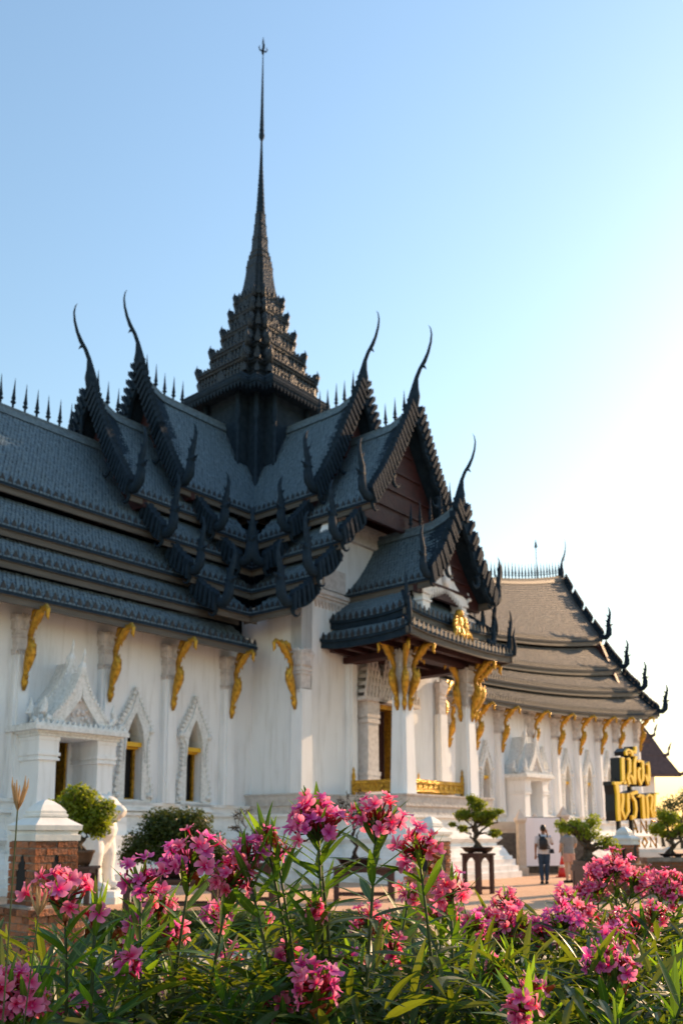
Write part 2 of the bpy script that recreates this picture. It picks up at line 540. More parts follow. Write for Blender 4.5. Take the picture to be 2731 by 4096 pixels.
def naga_mesh(k=1.0):
    b = MB()
    pts = [(-0.25, 0.10), (0.0, 0.0), (0.2, -0.02), (0.36, 0.14), (0.40, 0.4), (0.37, 0.6), (0.40, 0.82), (0.49, 1.1), (0.54, 1.36), (0.49, 1.6), (0.40, 1.74)]
    rad = [0.12, 0.16, 0.18, 0.20, 0.18, 0.12, 0.13, 0.10, 0.075, 0.042, 0.008]
    b.tube([(0, t * k, z * k) for t, z in pts], [r * k for r in rad], 7, 0.62, (1, 0, 0))
    b.tube([(0, 0.3 * k, 0.6 * k), (0, 0.52 * k, 0.6 * k)], [0.11 * k, 0.11 * k], 7, 0.8, (1, 0, 0))
    for t, z, dt, dz in ((0.34, 0.86, -0.14, 0.16), (0.42, 1.14, -0.13, 0.17), (0.3, 0.62, -0.16, 0.05), (0.55, 0.62, 0.15, 0.07)):
        b.tube([(0, t * k, z * k), (0, (t + dt * .6) * k, (z + dz * .45) * k), (0, (t + dt) * k, (z + dz) * k)], [0.055 * k, 0.04 * k, 0.005 * k], 5, 0.6, (1, 0, 0))
    # curled lip hanging under the eave
    arc = [(-0.28 + 0.17 * math.cos(q), -0.17 + 0.19 * math.sin(q)) for q in [R(d) for d in range(100, -171, -30)]]
    b.tube([(0, t * k, z * k) for t, z in arc], [0.07 * k] * 5 + [0.055 * k, 0.045 * k, 0.03 * k, 0.02 * k, 0.008 * k][:len(arc) - 5], 6, 0.8, (1, 0, 0))
    return b

NAGA = naga_mesh(1.1).mesh('naga_finial', M['wood_dark'], True)


def horn_mesh(k=1.0):
    b = MB()
    pts = [(-0.12, -0.55), (-0.06, -0.2), (0.0, 0.05), (0.03, 0.35), (0.1, 0.7), (0.26, 1.0), (0.46, 1.22), (0.62, 1.5), (0.74, 1.85), (0.78, 2.15), (0.74, 2.4), (0.66, 2.55)]
    rad = [0.2, 0.25, 0.24, 0.16, 0.09, 0.08, 0.085, 0.065, 0.05, 0.036, 0.022, 0.004]
    b.tube([(s * k, 0, z * k) for s, z in pts], [r * k for r in rad], 8, 0.72, (0, 1, 0))
    b.tube([(0.32 * k, 0, 1.12 * k), (0.45 * k, 0, 1.02 * k), (0.54 * k, 0, 0.88 * k)], [0.08 * k, 0.05 * k, 0.005 * k], 6, 0.7, (0, 1, 0))
    return b

HORN = horn_mesh().mesh('horn_finial', M['wood_dark'], True)


def slope_pt(tier, u):
    t0, z0, t1, z1, c = tier[:5]
    return lerp(t0, t1, u), lerp(z0, z1, u) - c * math.sin(math.pi * u)


def barge(arm, s, tier, sg, parent, kz=0.0, depth=0.24, hooks=True):
    """scalloped gable board with slanted blades along its top, and a naga at its foot"""
    b = MB(lambda s_, t_, z_: arm(s_, t_ * sg, z_))
    N = 22
    P = []
    for i in range(N + 1):
        u = i / N
        t, z = slope_pt(tier, u)
        P.append((t, z + kz * (1 - u) ** 2))
    L = sum(math.dist(P[i], P[i + 1]) for i in range(N))
    rings = []
    dirs = []
    for i in range(N + 1):
        p, q = P[max(i - 1, 0)], P[min(i + 1, N)]
        l = math.dist(p, q)
        d = ((q[0] - p[0]) / l, (q[1] - p[1]) / l)
        n = (-d[1], d[0])
        dirs.append((d, n))
        wob = depth * (0.62 + 0.55 * abs(math.sin(math.pi * i / N * max(1, round(L / 1.1)))))
        t, z = P[i]
        top, bot = (t + n[0] * .12, z + n[1] * .12), (t - n[0] * wob, z - n[1] * wob)
        rings.append([(s - .07, top[0], top[1]), (s + .07, top[0], top[1]), (s + .07, bot[0], bot[1]), (s - .07, bot[0], bot[1])])
    b.loft(rings)
    k = max(3, int(L / 0.24))
    for j in range(k):
        u = (j + 0.5) / k
        i = min(N, int(u * N + .5))
        d, n = dirs[i]
        t, z = P[i]
        q = [(t - d[0] * .09 + n[0] * .08, z - d[1] * .09 + n[1] * .08), (t + d[0] * .06 + n[0] * .08, z + d[1] * .06 + n[1] * .08),
             (t - d[0] * .08 + n[0] * .30, z - d[1] * .08 + n[1] * .30), (t - d[0] * .22 + n[0] * .40, z - d[1] * .22 + n[1] * .40)]
        b.prism(q, s - .10, s + .075, lambda u_, v_, d_: (d_, u_, v_))
        q = [(t + d[0] * .14 - n[0] * .2, z + d[1] * .14 - n[1] * .2), (t + d[0] * .22 - n[0] * .17, z + d[1] * .22 - n[1] * .17),
             (t + d[0] * .0 + n[0] * .30, z + d[1] * .0 + n[1] * .30), (t - d[0] * .16 + n[0] * .36, z - d[1] * .16 + n[1] * .36), (t - d[0] * .10 + n[0] * .18, z - d[1] * .10 + n[1] * .18)]
        b.prism(q, s + .05, s + .17, lambda u_, v_, d_: (d_, u_, v_))
    if hooks and L > 2.2:
        i = int(N * .62)
        t, z = P[i]
        arc = [(t - .34 + .2 * math.cos(R(a)), z - .38 + .22 * math.sin(R(a))) for a in range(60, -200, -26)]
        b.tube([(s, x, y) for x, y in arc], [0.10, .095, .09, .085, .08, .07, .06, .045, .03, .01][:len(arc)], 6, 0.8, (1, 0, 0))
    return part('barge_board', b, M['wood_dark'], parent)


antefix_count = [0]


def roof(arm, tiers, kick=0.0, kick_len=1.3, tile=(1,), fix=(1,), fix_parts=True, ridge=True, spikes=True, gable=True, barges=(1, -1), seg=1.0,
         horn=1.0, fascia_h=0.22, ped=True, spike_s=None, naga_k=1.0, shingle=M['shingle'], tw=0.12, th=0.15):
    """one telescoped roof section: tiers = (t0, z0, t1, z1, concavity, s_in, s_out), the first is the ridge slope"""
    slabs, fas_list = [], []
    tiles = MB(arm)
    s_end = tiers[0][6]

    def kz(s, u, k):
        if k or not kick:
            return 0.0
        q = max(0.0, (s - (s_end - kick_len)) / kick_len)
        return kick * q * q * (1 - u) ** 2

    for k, T in enumerate(tiers):
        t0, z0, t1, z1, c, s0, s1 = T
        ns = max(2, int((s1 - s0) / seg))
        nu = 5 if k == 0 else 3
        for sg in (1, -1):
            if k or sg == 1:            # the two ridge slopes meet, every skirt board stands alone
                slab = MB(arm)
                slabs.append(slab)
            fas = MB(arm)
            top = []
            for i in range(ns + 1):
                s = lerp(s0, s1, i / ns)
                row = []
                for j in range(nu + 1):
                    t, z = slope_pt(T, j / nu)
                    row.append((s, t * sg, z + kz(s, j / nu, k)))
                top.append(row)
            n = nu + 1
            vs_ = [p for r in top for p in r] + [(p[0], p[1], p[2] - .09) for r in top for p in r]
            off = (ns + 1) * n
            fs = []
            for i in range(ns):
                for j in range(nu):
                    q = (i * n + j, i * n + j + 1, (i + 1) * n + j + 1, (i + 1) * n + j)
                    fs.append(q)
                    fs.append(tuple(off + v for v in reversed(q)))
            for i in range(ns):
                for j in (0, nu):
                    fs.append((i * n + j, (i + 1) * n + j, off + (i + 1) * n + j, off + i * n + j))
            for j in range(nu):
                for i in (0, ns):
                    fs.append((i * n + j, i * n + j + 1, off + i * n + j + 1, off + i * n + j))
            slab.add(vs_, fs)
            # boards under the eave: a plain fascia and a thinner lip above it
            for (ta, tb, za, zb) in ((t1 - .12, t1 - .05, -.06 - fascia_h, -.1), (t1 - .10, t1 - .005, -.1, -.035)):
                rings = []
                for i in range(ns + 1):
                    s = lerp(s0, s1 - .05, i / ns)
                    rings.append([(s, ta * sg, z1 + za), (s, tb * sg, z1 + za), (s, tb * sg, z1 + zb), (s, ta * sg, z1 + zb)])
                fas.loft(rings)
            fas_list.append(fas)
            if sg in tile:
                ln = math.dist((t0, z0), (t1, z1))
                nr = max(3, int(ln / th))
                nc = max(2, int((s1 - s0) / tw))
                w = (s1 - s0) / nc
                for j in range(nr):
                    ua, ub = j / nr, (j + 1) / nr
                    ta, za = slope_pt(T, ua)
                    tb, zb = slope_pt(T, ub)
                    for i in range(nc):
                        sa = s0 + (i + (0.5 if j % 2 else 0.0)) * w + rnd.uniform(-.008, .008)
                        sb = min(sa + w - .02, s1)
                        if sa >= s1 - .02:
                            continue
                        e = rnd.uniform(.03, .062)
                        f0, f1 = kz(sa, ua, k), kz(sa, ub, k)
                        dz = rnd.uniform(-.006, .006)
                        tiles.add([(sa, ta * sg, za + f0 + .012), (sb, ta * sg, za + f0 + .012), (sb, tb * sg, zb + f1 + e + dz), (sa, tb * sg, zb + f1 + e), (sb, tb * sg, zb + f1 + .004), (sa, tb * sg, zb + f1 + .004)],
                                  [(0, 1, 2, 3), (3, 2, 4, 5)])
    root = part('roof', slabs[0], M['wood_dark'], temple)
    for sl in slabs[1:]:
        part('roof_skirt', sl, M['wood_dark'], root)
    if tiles.f:
        part('shingles', tiles, shingle, root, kind='stuff')
    for fb in fas_list:
        part('fascia_board', fb, M['fascia'], root)
    # eave antefixes
    more = MB()
    for k, T in enumerate(tiers):
        t0, z0, t1, z1, c, s0, s1 = T
        sp = 0.24
        n = int((s1 - s0 - .15) / sp)
        for sg in fix:
            for i in range(n + 1):
                s = s0 + .1 + i * sp
                if s > s1 - .1:
                    continue
                if fix_parts and antefix_count[0] < 300 and s < 15:
                    copy_at(ANTEFIX, 'antefix', root, frame(arm, s, (t1 - .03) * sg, z1 + .0))
                    antefix_count[0] += 1
                else:
                    mt = frame(arm, s, (t1 - .03) * sg, z1)
                    more.add([tuple(mt @ v.co) for v in ANTEFIX.vertices], [tuple(p.vertices) for p in ANTEFIX.polygons])
    if more.f:
        part('antefix_row', more, M['antefix'], root, kind='stuff')
    # ridge beam and its spikes
    T = tiers[0]
    if ridge:
        rb = MB(arm)
        ns = max(4, int((T[6] - T[5]) / .5))
        rings = []
        for i in range(ns + 1):
            s = lerp(T[5], T[6], i / ns)
            z = T[1] + kz(s, 0, 0)
            rings.append([(s, -.17, z - .16), (s, .17, z - .16), (s, .15, z + .02), (s, .09, z + .06), (s, .11, z + .16), (s, -.11, z + .16), (s, -.09, z + .06), (s, -.15, z + .02)])
        rb.loft(rings)
        part('ridge_beam', rb, shingle, root)
    if spikes:
        a0, a1 = spike_s if spike_s else (T[5], T[6] - .45)
        n = int((a1 - a0) / .42)
        for i in range(n + 1):
            s = a1 - i * .42
            copy_at(SPIKE, 'ridge_spike', root, frame(arm, s, 0, T[1] + kz(s, 0, 0) + .13) @ Matrix.Rotation(rnd.uniform(-.035, .035), 4, 'Y') @ Matrix.Diagonal((1.3, 1.3, rnd.uniform(.94, 1.06), 1)))
    if gable:
        for k, T in enumerate(tiers):
            for sg in barges:
                barge(arm, T[6] - .02, T, sg, root, kick if k == 0 else 0.0, hooks=(k == 0))
                mt = frame(arm, T[6] - .02, (T[2] + .05) * sg, T[3] + .08, sg) @ Matrix.Rotation(rnd.uniform(-.07, .07), 4, 'X') @ Matrix.Scale((naga_k if k == 0 else naga_k * .95) * rnd.uniform(.95, 1.05), 4)
                copy_at(NAGA, 'naga_finial', root, mt)
        T = tiers[0]
        copy_at(HORN, 'horn_finial', root, frame(arm, T[6] - .05, 0, T[1] + kick + .32) @ Matrix.Scale(horn, 4))
        if ped:
            pd = MB(arm)
            sp_ = T[6] - .55
            pts = [slope_pt(T, u / 6) for u in range(7)]
            poly = [(t - .02, z - .12) for t, z in pts]
            poly = [(0, T[1] - .1)] + poly[1:] + [(pts[-1][0] - .05, pts[-1][1] - .35)]
            poly = poly + [(-t, z) for t, z in reversed(poly[1:])]
            pd.prism(poly, sp_ - .15, sp_, lambda u, v, d: (d, u, v))
            # sunk panels and rails on the pediment
            for zz in (0.22, 0.42, 0.62, 0.82):
                t, z = slope_pt(T, zz)
                pd.prism([(-t + .12, z - .2), (t - .12, z - .2), (t - .12, z - .28), (-t + .12, z - .28)], sp_ + .002, sp_ + .07, lambda u, v, d: (d, u, v))
            part('pediment', pd, M['red'], root)
    return root


def main_tiers(h, s_in, s_out):
    return None

T4 = (3.85, 8.32, 5.1, 7.42, .05)
T3 = (3.05, 9.52, 4.2, 8.58, .05)
T2 = (2.25, 10.95, 3.4, 9.72, .05)
T1 = (0.0, 14.75, 2.6, 11.28, .16)
O4 = (3.85, 9.35, 5.1, 8.46, .05)
O3 = (3.05, 10.6, 4.2, 9.58, .05)
O2 = (2.25, 12.05, 3.4, 10.86, .05)
O1 = (0.0, 16.05, 2.6, 12.33, .16)
I3 = (3.05, 11.35, 4.2, 10.38, .05)
I2 = (2.25, 12.9, 3.4, 11.66, .05)
I1 = (0.0, 17.6, 2.6, 13.2, .16)

# near wing, stepping up to the crossing
roof(LW, [T1 + (4.6, 19.0), T2 + (4.6, 19.0), T3 + (4.7, 19.0), T4 + (4.75, 19.0)], tile=(1,), fix=(1,), gable=False, spike_s=(8.2, 14.2))
roof(LW, [O1 + (3.4, 8.1), O2 + (3.4, 7.35), O3 + (4.0, 6.85), O4 + (4.75, 6.5)], kick=0.75, barges=(1, -1), spike_s=(6.6, 7.75))
roof(LW, [I1 + (1.3, 6.1), I2 + (3.2, 5.2), I3 + (4.0, 4.75)], kick=0.75, spike_s=(3.9, 5.7))
# front transept
roof(FT, [O1 + (3.4, 8.1), O2 + (3.4, 7.5), O3 + (4.0, 7.15), O4 + (4.75, 6.9)], kick=0.6, tile=(-1,), fix=(-1,), spike_s=(6.4, 7.6), fix_parts=True)
roof(FT, [I1 + (1.3, 5.75), I2 + (3.2, 5.2), I3 + (4.0, 4.75)], kick=0.6, tile=(-1,), fix=(-1,), spike_s=(3.3, 5.2), fix_parts=True)
# far wing
roof(RW, [T1 + (6.0, 28.4), T2 + (6.0, 29.2), T3 + (6.0, 30.0), T4 + (4.75, 30.7)], tile=(1,), fix=(1,), fix_parts=False, spike_s=(12, 27.9), barges=(1, -1), horn=1.0, seg=.8, shingle=M['shingle_sunlit'])
roof(RW, [O1 + (3.4, 8.1), O2 + (3.4, 7.35), O3 + (4.0, 6.85), O4 + (4.75, 6.5)], kick=0.6, fix_parts=False, barges=(1, -1), spike_s=(6.6, 7.75))
roof(RW, [I1 + (1.3, 5.75), I2 + (3.2, 5.2), I3 + (4.0, 4.75)], kick=0.6, fix_parts=False, spike_s=(3.9, 5.2))
# rear transept, mostly hidden
roof(BT, [O1 + (3.4, 8.1), O2 + (3.4, 7.5), O3 + (4.0, 7.15), O4 + (4.75, 6.9)], kick=0.6, tile=(), fix=(), spikes=False)
roof(BT, [I1 + (1.3, 5.75), I2 + (3.2, 5.2), I3 + (4.0, 4.75)], kick=0.6, tile=(), fix=(), spikes=False)

# lightning rod among the far ridge spikes
b = MB(RW)
b.tube([(24.6, 0.1, 14.9), (24.6, 0.1, 16.6)], .025, 5)
b.lathe([(.10, 0), (.11, .05), (.01, .45)], 5, (24.6, .1, 16.55))
part('lightning_rod', b, M['pvc'], temple)

# ------------------------------------------------------------------ tower over the crossing
def redent(s, z, q=0.175):
    r = s * q
    base = [(s, -(s - 2 * r)), (s, s - 2 * r), (s - r, s - 2 * r), (s - r, s - r), (s - 2 * r, s - r)]
    pts = []
    for k in range(4):
        c, sn = round(math.cos(k * math.pi / 2)), round(math.sin(k * math.pi / 2))
        pts += [(x * c - y * sn, x * sn + y * c, z) for x, y in base]
    return pts

def rl(rows, q=0.175):
    b = MB(F)
    b.loft([redent(s, z, q) for z, s in rows])
    return b

HW = 1 / 1.167
tower = part('tower', rl([(9.5, 1.95), (18.6, 1.85), (19.0, 2.0), (19.12, 2.1)], .25), M['wood_dark'], temple)
part('canopy', rl([(18.80, 2.4), (18.86, 2.60), (18.98, 2.63), (19.06, 2.58), (19.14, 2.60), (19.22, 2.52), (19.36, 2.30), (19.46, 2.1)]), M['wood_dark'], tower)
# fringe of hanging leaves under the canopy edge
b = MB(F)
ring = redent(2.58, 0)
for i in range(len(ring)):
    p0, p1 = Vector(ring[i][:2]), Vector(ring[(i + 1) % len(ring)][:2])
    L = (p1 - p0).length
    k = max(1, round(L / .2))
    for j in range(k):
        c0, c1 = p0.lerp(p1, j / k), p0.lerp(p1, (j + 1) / k)
        m_ = (c0 + c1) / 2
        dd = (c0 + c1).normalized() * .04
        b.add([(c0.x, c0.y, 18.84), (c1.x, c1.y, 18.84), (m_.x * .99, m_.y * .99, 18.58), (c0.x - dd.x, c0.y - dd.y, 18.84), (c1.x - dd.x, c1.y - dd.y, 18.84), (m_.x * .975, m_.y * .975, 18.58)],
              [(0, 1, 2), (3, 5, 4), (0, 2, 5, 3), (1, 4, 5, 2), (0, 3, 4, 1)])
part('leaf_fringe', b, M['wood_dark'], tower, kind='stuff')
# hanging mullions at the redented corners under the canopy
for k in range(4):
    c, sn = round(math.cos(k * math.pi / 2)), round(math.sin(k * math.pi / 2))
    for x, y in ((1.98, .95), (1.48, 1.48), (.95, 1.98)):
        b = MB(F)
        prof = [(.10, 12.6), (.12, 14.2), (.12, 15.2), (.08, 15.3), (.13, 15.5), (.07, 15.75), (.10, 16.0), (.06, 16.3), (.12, 16.6), (.07, 16.9), (.10, 17.3), (.05, 17.5), (.13, 17.9), (.09, 18.4), (.14, 18.9)]
        b.lathe(prof, 8, (x * c - y * sn, x * sn + y * c, 0))
        part('hanging_mullion', b, M['wood_dark'], tower, True)
levels = [(19.40, 2.46), (20.36, 1.94), (21.38, 1.50), (22.40, 1.20), (23.3, 1.0)]
for k, (z, hw) in enumerate(levels):
    z1, hw1 = levels[k + 1] if k < 4 else (24.05, 0.84)
    s, s1 = hw * HW, hw1 * HW
    h = z1 - z
    t = part('tier', rl([(z, s * 1.02), (z + h * .07, s * 1.03), (z + h * .10, s * .985), (z + h * .17, s * 1.0), (z + h * .20, s * .965), (z + h * .36, s * .96), (z + h * .39, s * .985), (z + h * .43, s * .985), (z + h * .46, s * .955), (z + h * .62, s * .95),
                         (z + h * .66, s * 1.0), (z + h * .72, s * 1.01), (z + h * .75, s * .98), (z + h * .80, s * 1.02), (z + h * .84, s * 1.01), (z + h * .90, lerp(s, s1, .5)), (z + h, s1 * 1.04)], .2), M['tower'], tower)
    rows = MB(F)
    sm = min(1.0, .5 + hw * .3)
    for q4 in range(4):
        c, sn = round(math.cos(q4 * math.pi / 2)), round(math.sin(q4 * math.pi / 2))
        def put(x, y, zz, w, hh, ang, lean=.12):
            """leaf-shaped antefix facing angle ang"""
            n = Vector((math.cos(ang), math.sin(ang)))
            e = Vector((-n.y, n.x))
            poly = [(-w * .4, 0), (w * .4, 0), (w * .5, hh * .25), (w * .2, hh * .75), (0, hh), (-w * .2, hh * .75), (-w * .5, hh * .25)]
            def fn(u, v, d):
                px = x + e.x * u + n.x * (d + v * lean)
                py = y + e.y * u + n.y * (d + v * lean)
                return (px * c - py * sn, px * sn + py * c, zz + v)
            rows.prism(poly, -.16, .03, fn)
        r = s * .175
        half = s - 2 * r
        n = max(4, int(half * 2 / .2))
        for i in range(n):
            y = lerp(-half * .86, half * .86, i / (n - 1))
            put(s * .98, y, z + h * .80, .18 * sm, .24 * sm + (.12 * sm if i in (n // 2, (n - 1) // 2) else 0), 0)
            put(s * .975, y, z + h * .18, .15 * sm, .26 * h, 0, 0)
            put(s * .965, y, z + h * .44, .15 * sm, .24 * h, 0, 0)
        for (x, y, ang) in ((s, half, .3), (s - r, s - r, math.pi / 4), (half, s, math.pi / 2 - .3)):
            put(x * .98, y * .98, z + h * .78, .26 * sm, .44 * sm, ang)
            put(x * .97, y * .97, z + h * .2, .2 * sm, .42 * h, ang, 0)
        # niche with a little pediment in the middle of each face
        put(s * .98, 0, z + h * .12, .5 * sm, .62 * h, 0, -.02)
    part('antefix_row', rows, M['tower'], t, kind='stuff')
    for q4 in range(4):
        c, sn = round(math.cos(q4 * math.pi / 2)), round(math.sin(q4 * math.pi / 2))
        for (x, y) in ((s, -(s - 2 * s * .175)), (s, s - 2 * s * .175)):
            b = MB(F)
            d = Vector((x, y)).normalized()
            pts = [(x * .94, y * .94, z + h * .62), (x * .99, y * .99, z + h * .8), (x + d.x * .1 * sm, y + d.y * .1 * sm, z + h * .74 + .3 * sm), (x + d.x * .03 * sm, y + d.y * .03 * sm, z + h * .74 + .62 * sm)]
            b.tube([(px * c - py * sn, px * sn + py * c, pz) for px, py, pz in pts], [.13 * sm, .12 * sm, .07 * sm, .005], 6)
            part('corner_spike', b, M['tower'], t, True)
bell = part('bell', rl([(23.6, .98 * HW), (23.8, .97 * HW), (23.86, .93 * HW), (24.05, .90 * HW), (24.1, .85 * HW), (24.45, .765 * HW), (24.8, .695 * HW), (25.2, .63 * HW), (25.5, .60 * HW), (25.6, .625 * HW), (25.66, .585 * HW), (25.92, .56 * HW), (25.97, .48 * HW)], .22), M['tower'], tower)
b = MB(F)
for q4 in range(4):
    c, sn = round(math.cos(q4 * math.pi / 2)), round(math.sin(q4 * math.pi / 2))
    for i in range(6):
        y = lerp(-.5, .5, i / 5)
        x = .92 * HW
        b.prism([(-.08, 0), (.08, 0), (.06, .18), (0, .38), (-.06, .18)], -.02, .03, lambda u, v, d: ((x - v * .1 + d) * c - (y * HW + u) * sn, (x - v * .1 + d) * sn + (y * HW + u) * c, 23.95 + v))
part('leaf_collar', b, M['tower'], bell, kind='stuff')
part('neck_rings', rl([(25.97, .44 * HW), (26.05, .50 * HW), (26.2, .49 * HW), (26.28, .40 * HW), (26.36, .44 * HW), (26.44, .38 * HW), (26.95, .345 * HW), (27.0, .37 * HW), (27.08, .33 * HW), (27.15, .345 * HW), (27.2, .31 * HW),
                       (27.66, .27 * HW), (27.7, .29 * HW), (27.76, .255 * HW), (28.2, .23 * HW), (28.25, .25 * HW), (28.3, .21 * HW)], .2), M['tower'], tower)
b = MB(F)
prof = [(.21, 28.28)]
z = 28.3
while z < 30.5:
    r = lerp(.20, .085, (z - 28.3) / 2.2)
    prof += [(r * .86, z), (r * 1.0, z + .06), (r * 1.0, z + .13), (r * .86, z + .19)]
    z += .22
prof += [(.08, 30.55), (.042, 31.9), (.06, 31.95), (.115, 32.1), (.13, 32.2), (.10, 32.33), (.085, 32.36), (.11, 32.45), (.085, 32.55), (.095, 32.7), (.075, 33.2), (.045, 34.9), (.02, 36.35)]
b.lathe(prof, 12)
part('spire', b, M['wood_dark'], tower, True)
b = MB(F)
b.lathe([(.02, 36.3), (.05, 36.4), (.035, 36.5), (.06, 36.62), (.03, 36.8), (.045, 36.95), (.004, 37.28)], 8)
for k in range(4):
    an = k * math.pi / 2 + .5
    b.tube([(.02 * math.cos(an), .02 * math.sin(an), 36.52), (.14 * math.cos(an), .14 * math.sin(an), 36.52), (.19 * math.cos(an), .19 * math.sin(an), 36.64), (.15 * math.cos(an), .15 * math.sin(an), 36.78)], [.03, .035, .03, .006], 5)
part('spire_finial', b, M['wood_dark'], tower, True)

# ------------------------------------------------------------------ walls, plinths, pilasters
def frustum(b, a0, a1, b0, b1, z0, z1, o0, o1):
    v = []
    for z, o in ((z0, o0), (z1, o1)):
        v += [(a0 - o, b0 - o, z), (a1 + o, b0 - o, z), (a1 + o, b1 + o, z), (a0 - o, b1 + o, z)]
    b.add(v, [(0, 3, 2, 1), (4, 5, 6, 7), (0, 1, 5, 4), (1, 2, 6, 5), (2, 3, 7, 6), (3, 0, 4, 7)])

LAY = [(-.02, .2, .92, .92), (.2, .40, .84, .84), (.40, .62, .77, .77), (.62, .74, .70, .68), (.74, 1.0, .62, .50), (1.0, 1.08, .46, .46), (1.08, 1.2, .31, .31), (1.2, 1.32, .34, .46), (1.32, 1.40, .46, .42),
       (1.40, 1.56, .30, .24), (1.56, 2.0, .15, .13), (2.0, 2.08, .24, .24)]
def plinth(a0, a1, b0, b1, top, eps, frieze=True):
    b = MB(F)
    k = (top - (.64 if frieze else .28)) / 2.08
    for z0, z1, o0, o1 in LAY:
        frustum(b, a0, a1, b0, b1, z0 * k + eps, z1 * k + eps, o0 + eps, o1 + eps)
    o = part('plinth', b, M['base'], temple)
    f = MB(F)
    zt = 2.08 * k + eps
    if frieze:
        frustum(f, a0, a1, b0, b1, zt, zt + .26, .19 + eps, .19 + eps)
        frustum(f, a0, a1, b0, b1, zt + .26, zt + .32, .25 + eps, .25 + eps)
        frustum(f, a0, a1, b0, b1, zt + .32, top - .05 + eps, .22 + eps, .26 + eps)
        frustum(f, a0, a1, b0, b1, top - .05 + eps, top + eps, .30 + eps, .30 + eps)
    else:
        frustum(f, a0, a1, b0, b1, zt, top - .08 + eps, .16 + eps, .18 + eps)
        frustum(f, a0, a1, b0, b1, top - .08 + eps, top + eps, .24 + eps, .24 + eps)
    part('frieze', f, M['frieze'] if frieze else M['base'], o)

plinth(-19, -3.6, -4.06, 4.06, 2.36, 0.0, False)
plinth(3.6, 30, -4.06, 4.06, 2.36, 0.003, False)
plinth(-3.95, 3.95, -6.3, 6.3, 2.72, 0.006)
plinth(-2.12, 2.52, 5.5, 8.95, 2.69, 0.009)


def wallseg(b, s0, s1, z0, z1, sc=None, w=.30, zs=2.45):
    fn = lambda u, v, d: (u, d, v)
    if sc is None:
        b.prism([(s0, z0), (s1, z0), (s1, z1), (s0, z1)], 3.56, 4.06, fn)
        return
    arch = [(w, zs), (w, 4.1), (w * .93, 4.32), (w * .62, 4.58), (w * .36, 4.76), (0, 4.96)]
    b.prism([(sc - w, z0), (sc + w, z0), (sc + w, zs), (sc - w, zs)], 3.56, 4.06, fn)
    for g in (1, -1):
        e = s1 if g > 0 else s0
        poly = [(sc + g * w, z0)] + [(sc + g * x, z) for x, z in arch] + [(sc, z1), (e, z1), (e, z0)]
        b.prism(poly, 3.56, 4.06, fn)


def window(arm, sc):
    """pointed window: plaster lace surround, gilded frame and lintel, dark room behind"""
    fn = lambda u, v, d: (u, d, v)
    b = MB(arm)
    inner = [(.30, 2.45), (.30, 4.1), (.28, 4.32), (.19, 4.58), (.11, 4.76), (0, 4.96)]
    outer = [(.66, 2.38), (.66, 2.62), (.60, 2.75), (.62, 2.95), (.52, 3.15), (.48, 3.5), (.46, 4.15), (.55, 4.28), (.60, 4.5), (.52, 4.66), (.38, 4.9), (.24, 5.15), (.10, 5.40), (.03, 5.62), (0, 5.64)]
    for g in (1, -1):
        poly = [(sc + g * x, z) for x, z in outer] + [(sc + g * x, z) for x, z in reversed(inner)]
        b.prism(poly, 4.062, 4.17, fn)
        band = [(x - .11 if x > .14 else max(x - .05, 0), z - (.1 if z > 4.6 else 0)) for x, z in outer[5:]]
        poly = [(sc + g * x, z) for x, z in band] + [(sc + g * x, z) for x, z in reversed(inner[1:])]
        b.prism(poly, 4.172, 4.22, fn)
        # leaf crockets along the outer edge
        pts = outer
        for i in range(len(pts) - 1):
            (x0, z0), (x1, z1) = pts[i], pts[i + 1]
            L = math.dist(pts[i], pts[i + 1])
            n = max(1, int(L / .13))
            for j in range(n):
                u = (j + .5) / n
                x, z = lerp(x0, x1, u), lerp(z0, z1, u)
                b.prism([(sc + g * (x - .03), z - .06), (sc + g * (x + .045), z - .01), (sc + g * (x + .05), z + .07), (sc + g * (x - .03), z + .05)], 4.08, 4.225, fn)
        b.lathe([(.0, 0), (.09, .02), (.1, .08), (.04, .14)], 8, (sc + g * .56, 4.2, 2.5))
        b.ball((sc + g * .56, 4.2, 4.45), .1, 7, 5)
    w = part('window', b, M['lace'], temple)
    for g in (1, -1):
        j = MB(arm)
        j.box(sc + g * .295 - (.08 if g > 0 else 0), sc + g * .295 + (0 if g > 0 else .08), 3.72, 3.82, 2.46, 3.92)
        part('jamb', j, M['gold'], w)
    j = MB(arm)
    j.box(sc - .31, sc + .29, 3.70, 4.10, 3.97, 4.10)
    j.box(sc - .285, sc + .285, 3.715, 3.95, 3.91, 3.965)
    part('lintel', j, M['yellow'], w)
    j = MB(arm)
    j.box(sc - .7, sc + .7, 4.063, 4.36, 2.12, 2.2, .02, .02)
    j.box(sc - .62, sc + .62, 4.064, 4.3, 2.2, 2.36)
    j.box(sc - .55, sc + .55, 4.065, 4.26, 2.36, 2.42)
    part('sill', j, M['base'], w)
    j = MB(arm)
    j.box(sc - .292, sc + .292, 3.718, 3.825, 2.452, 2.50)
    part('frame_foot', j, M['gold'], w)
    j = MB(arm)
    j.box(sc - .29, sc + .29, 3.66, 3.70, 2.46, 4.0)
    part('dark_panel', j, M['black'], w)  # flat black panel painted in for the dark room behind


def bracket_pts(k=1.0):
    return [(.03, -2.15), (.06, -1.95), (.07, -1.72), (.16, -1.5), (.27, -1.22), (.31, -1.0), (.22, -.86), (.21, -.72), (.30, -.52), (.48, -.34), (.62, -.16), (.72, -.04)], \
           [.045, .11, .07, .13, .17, .14, .085, .09, .10, .14, .14, .08]

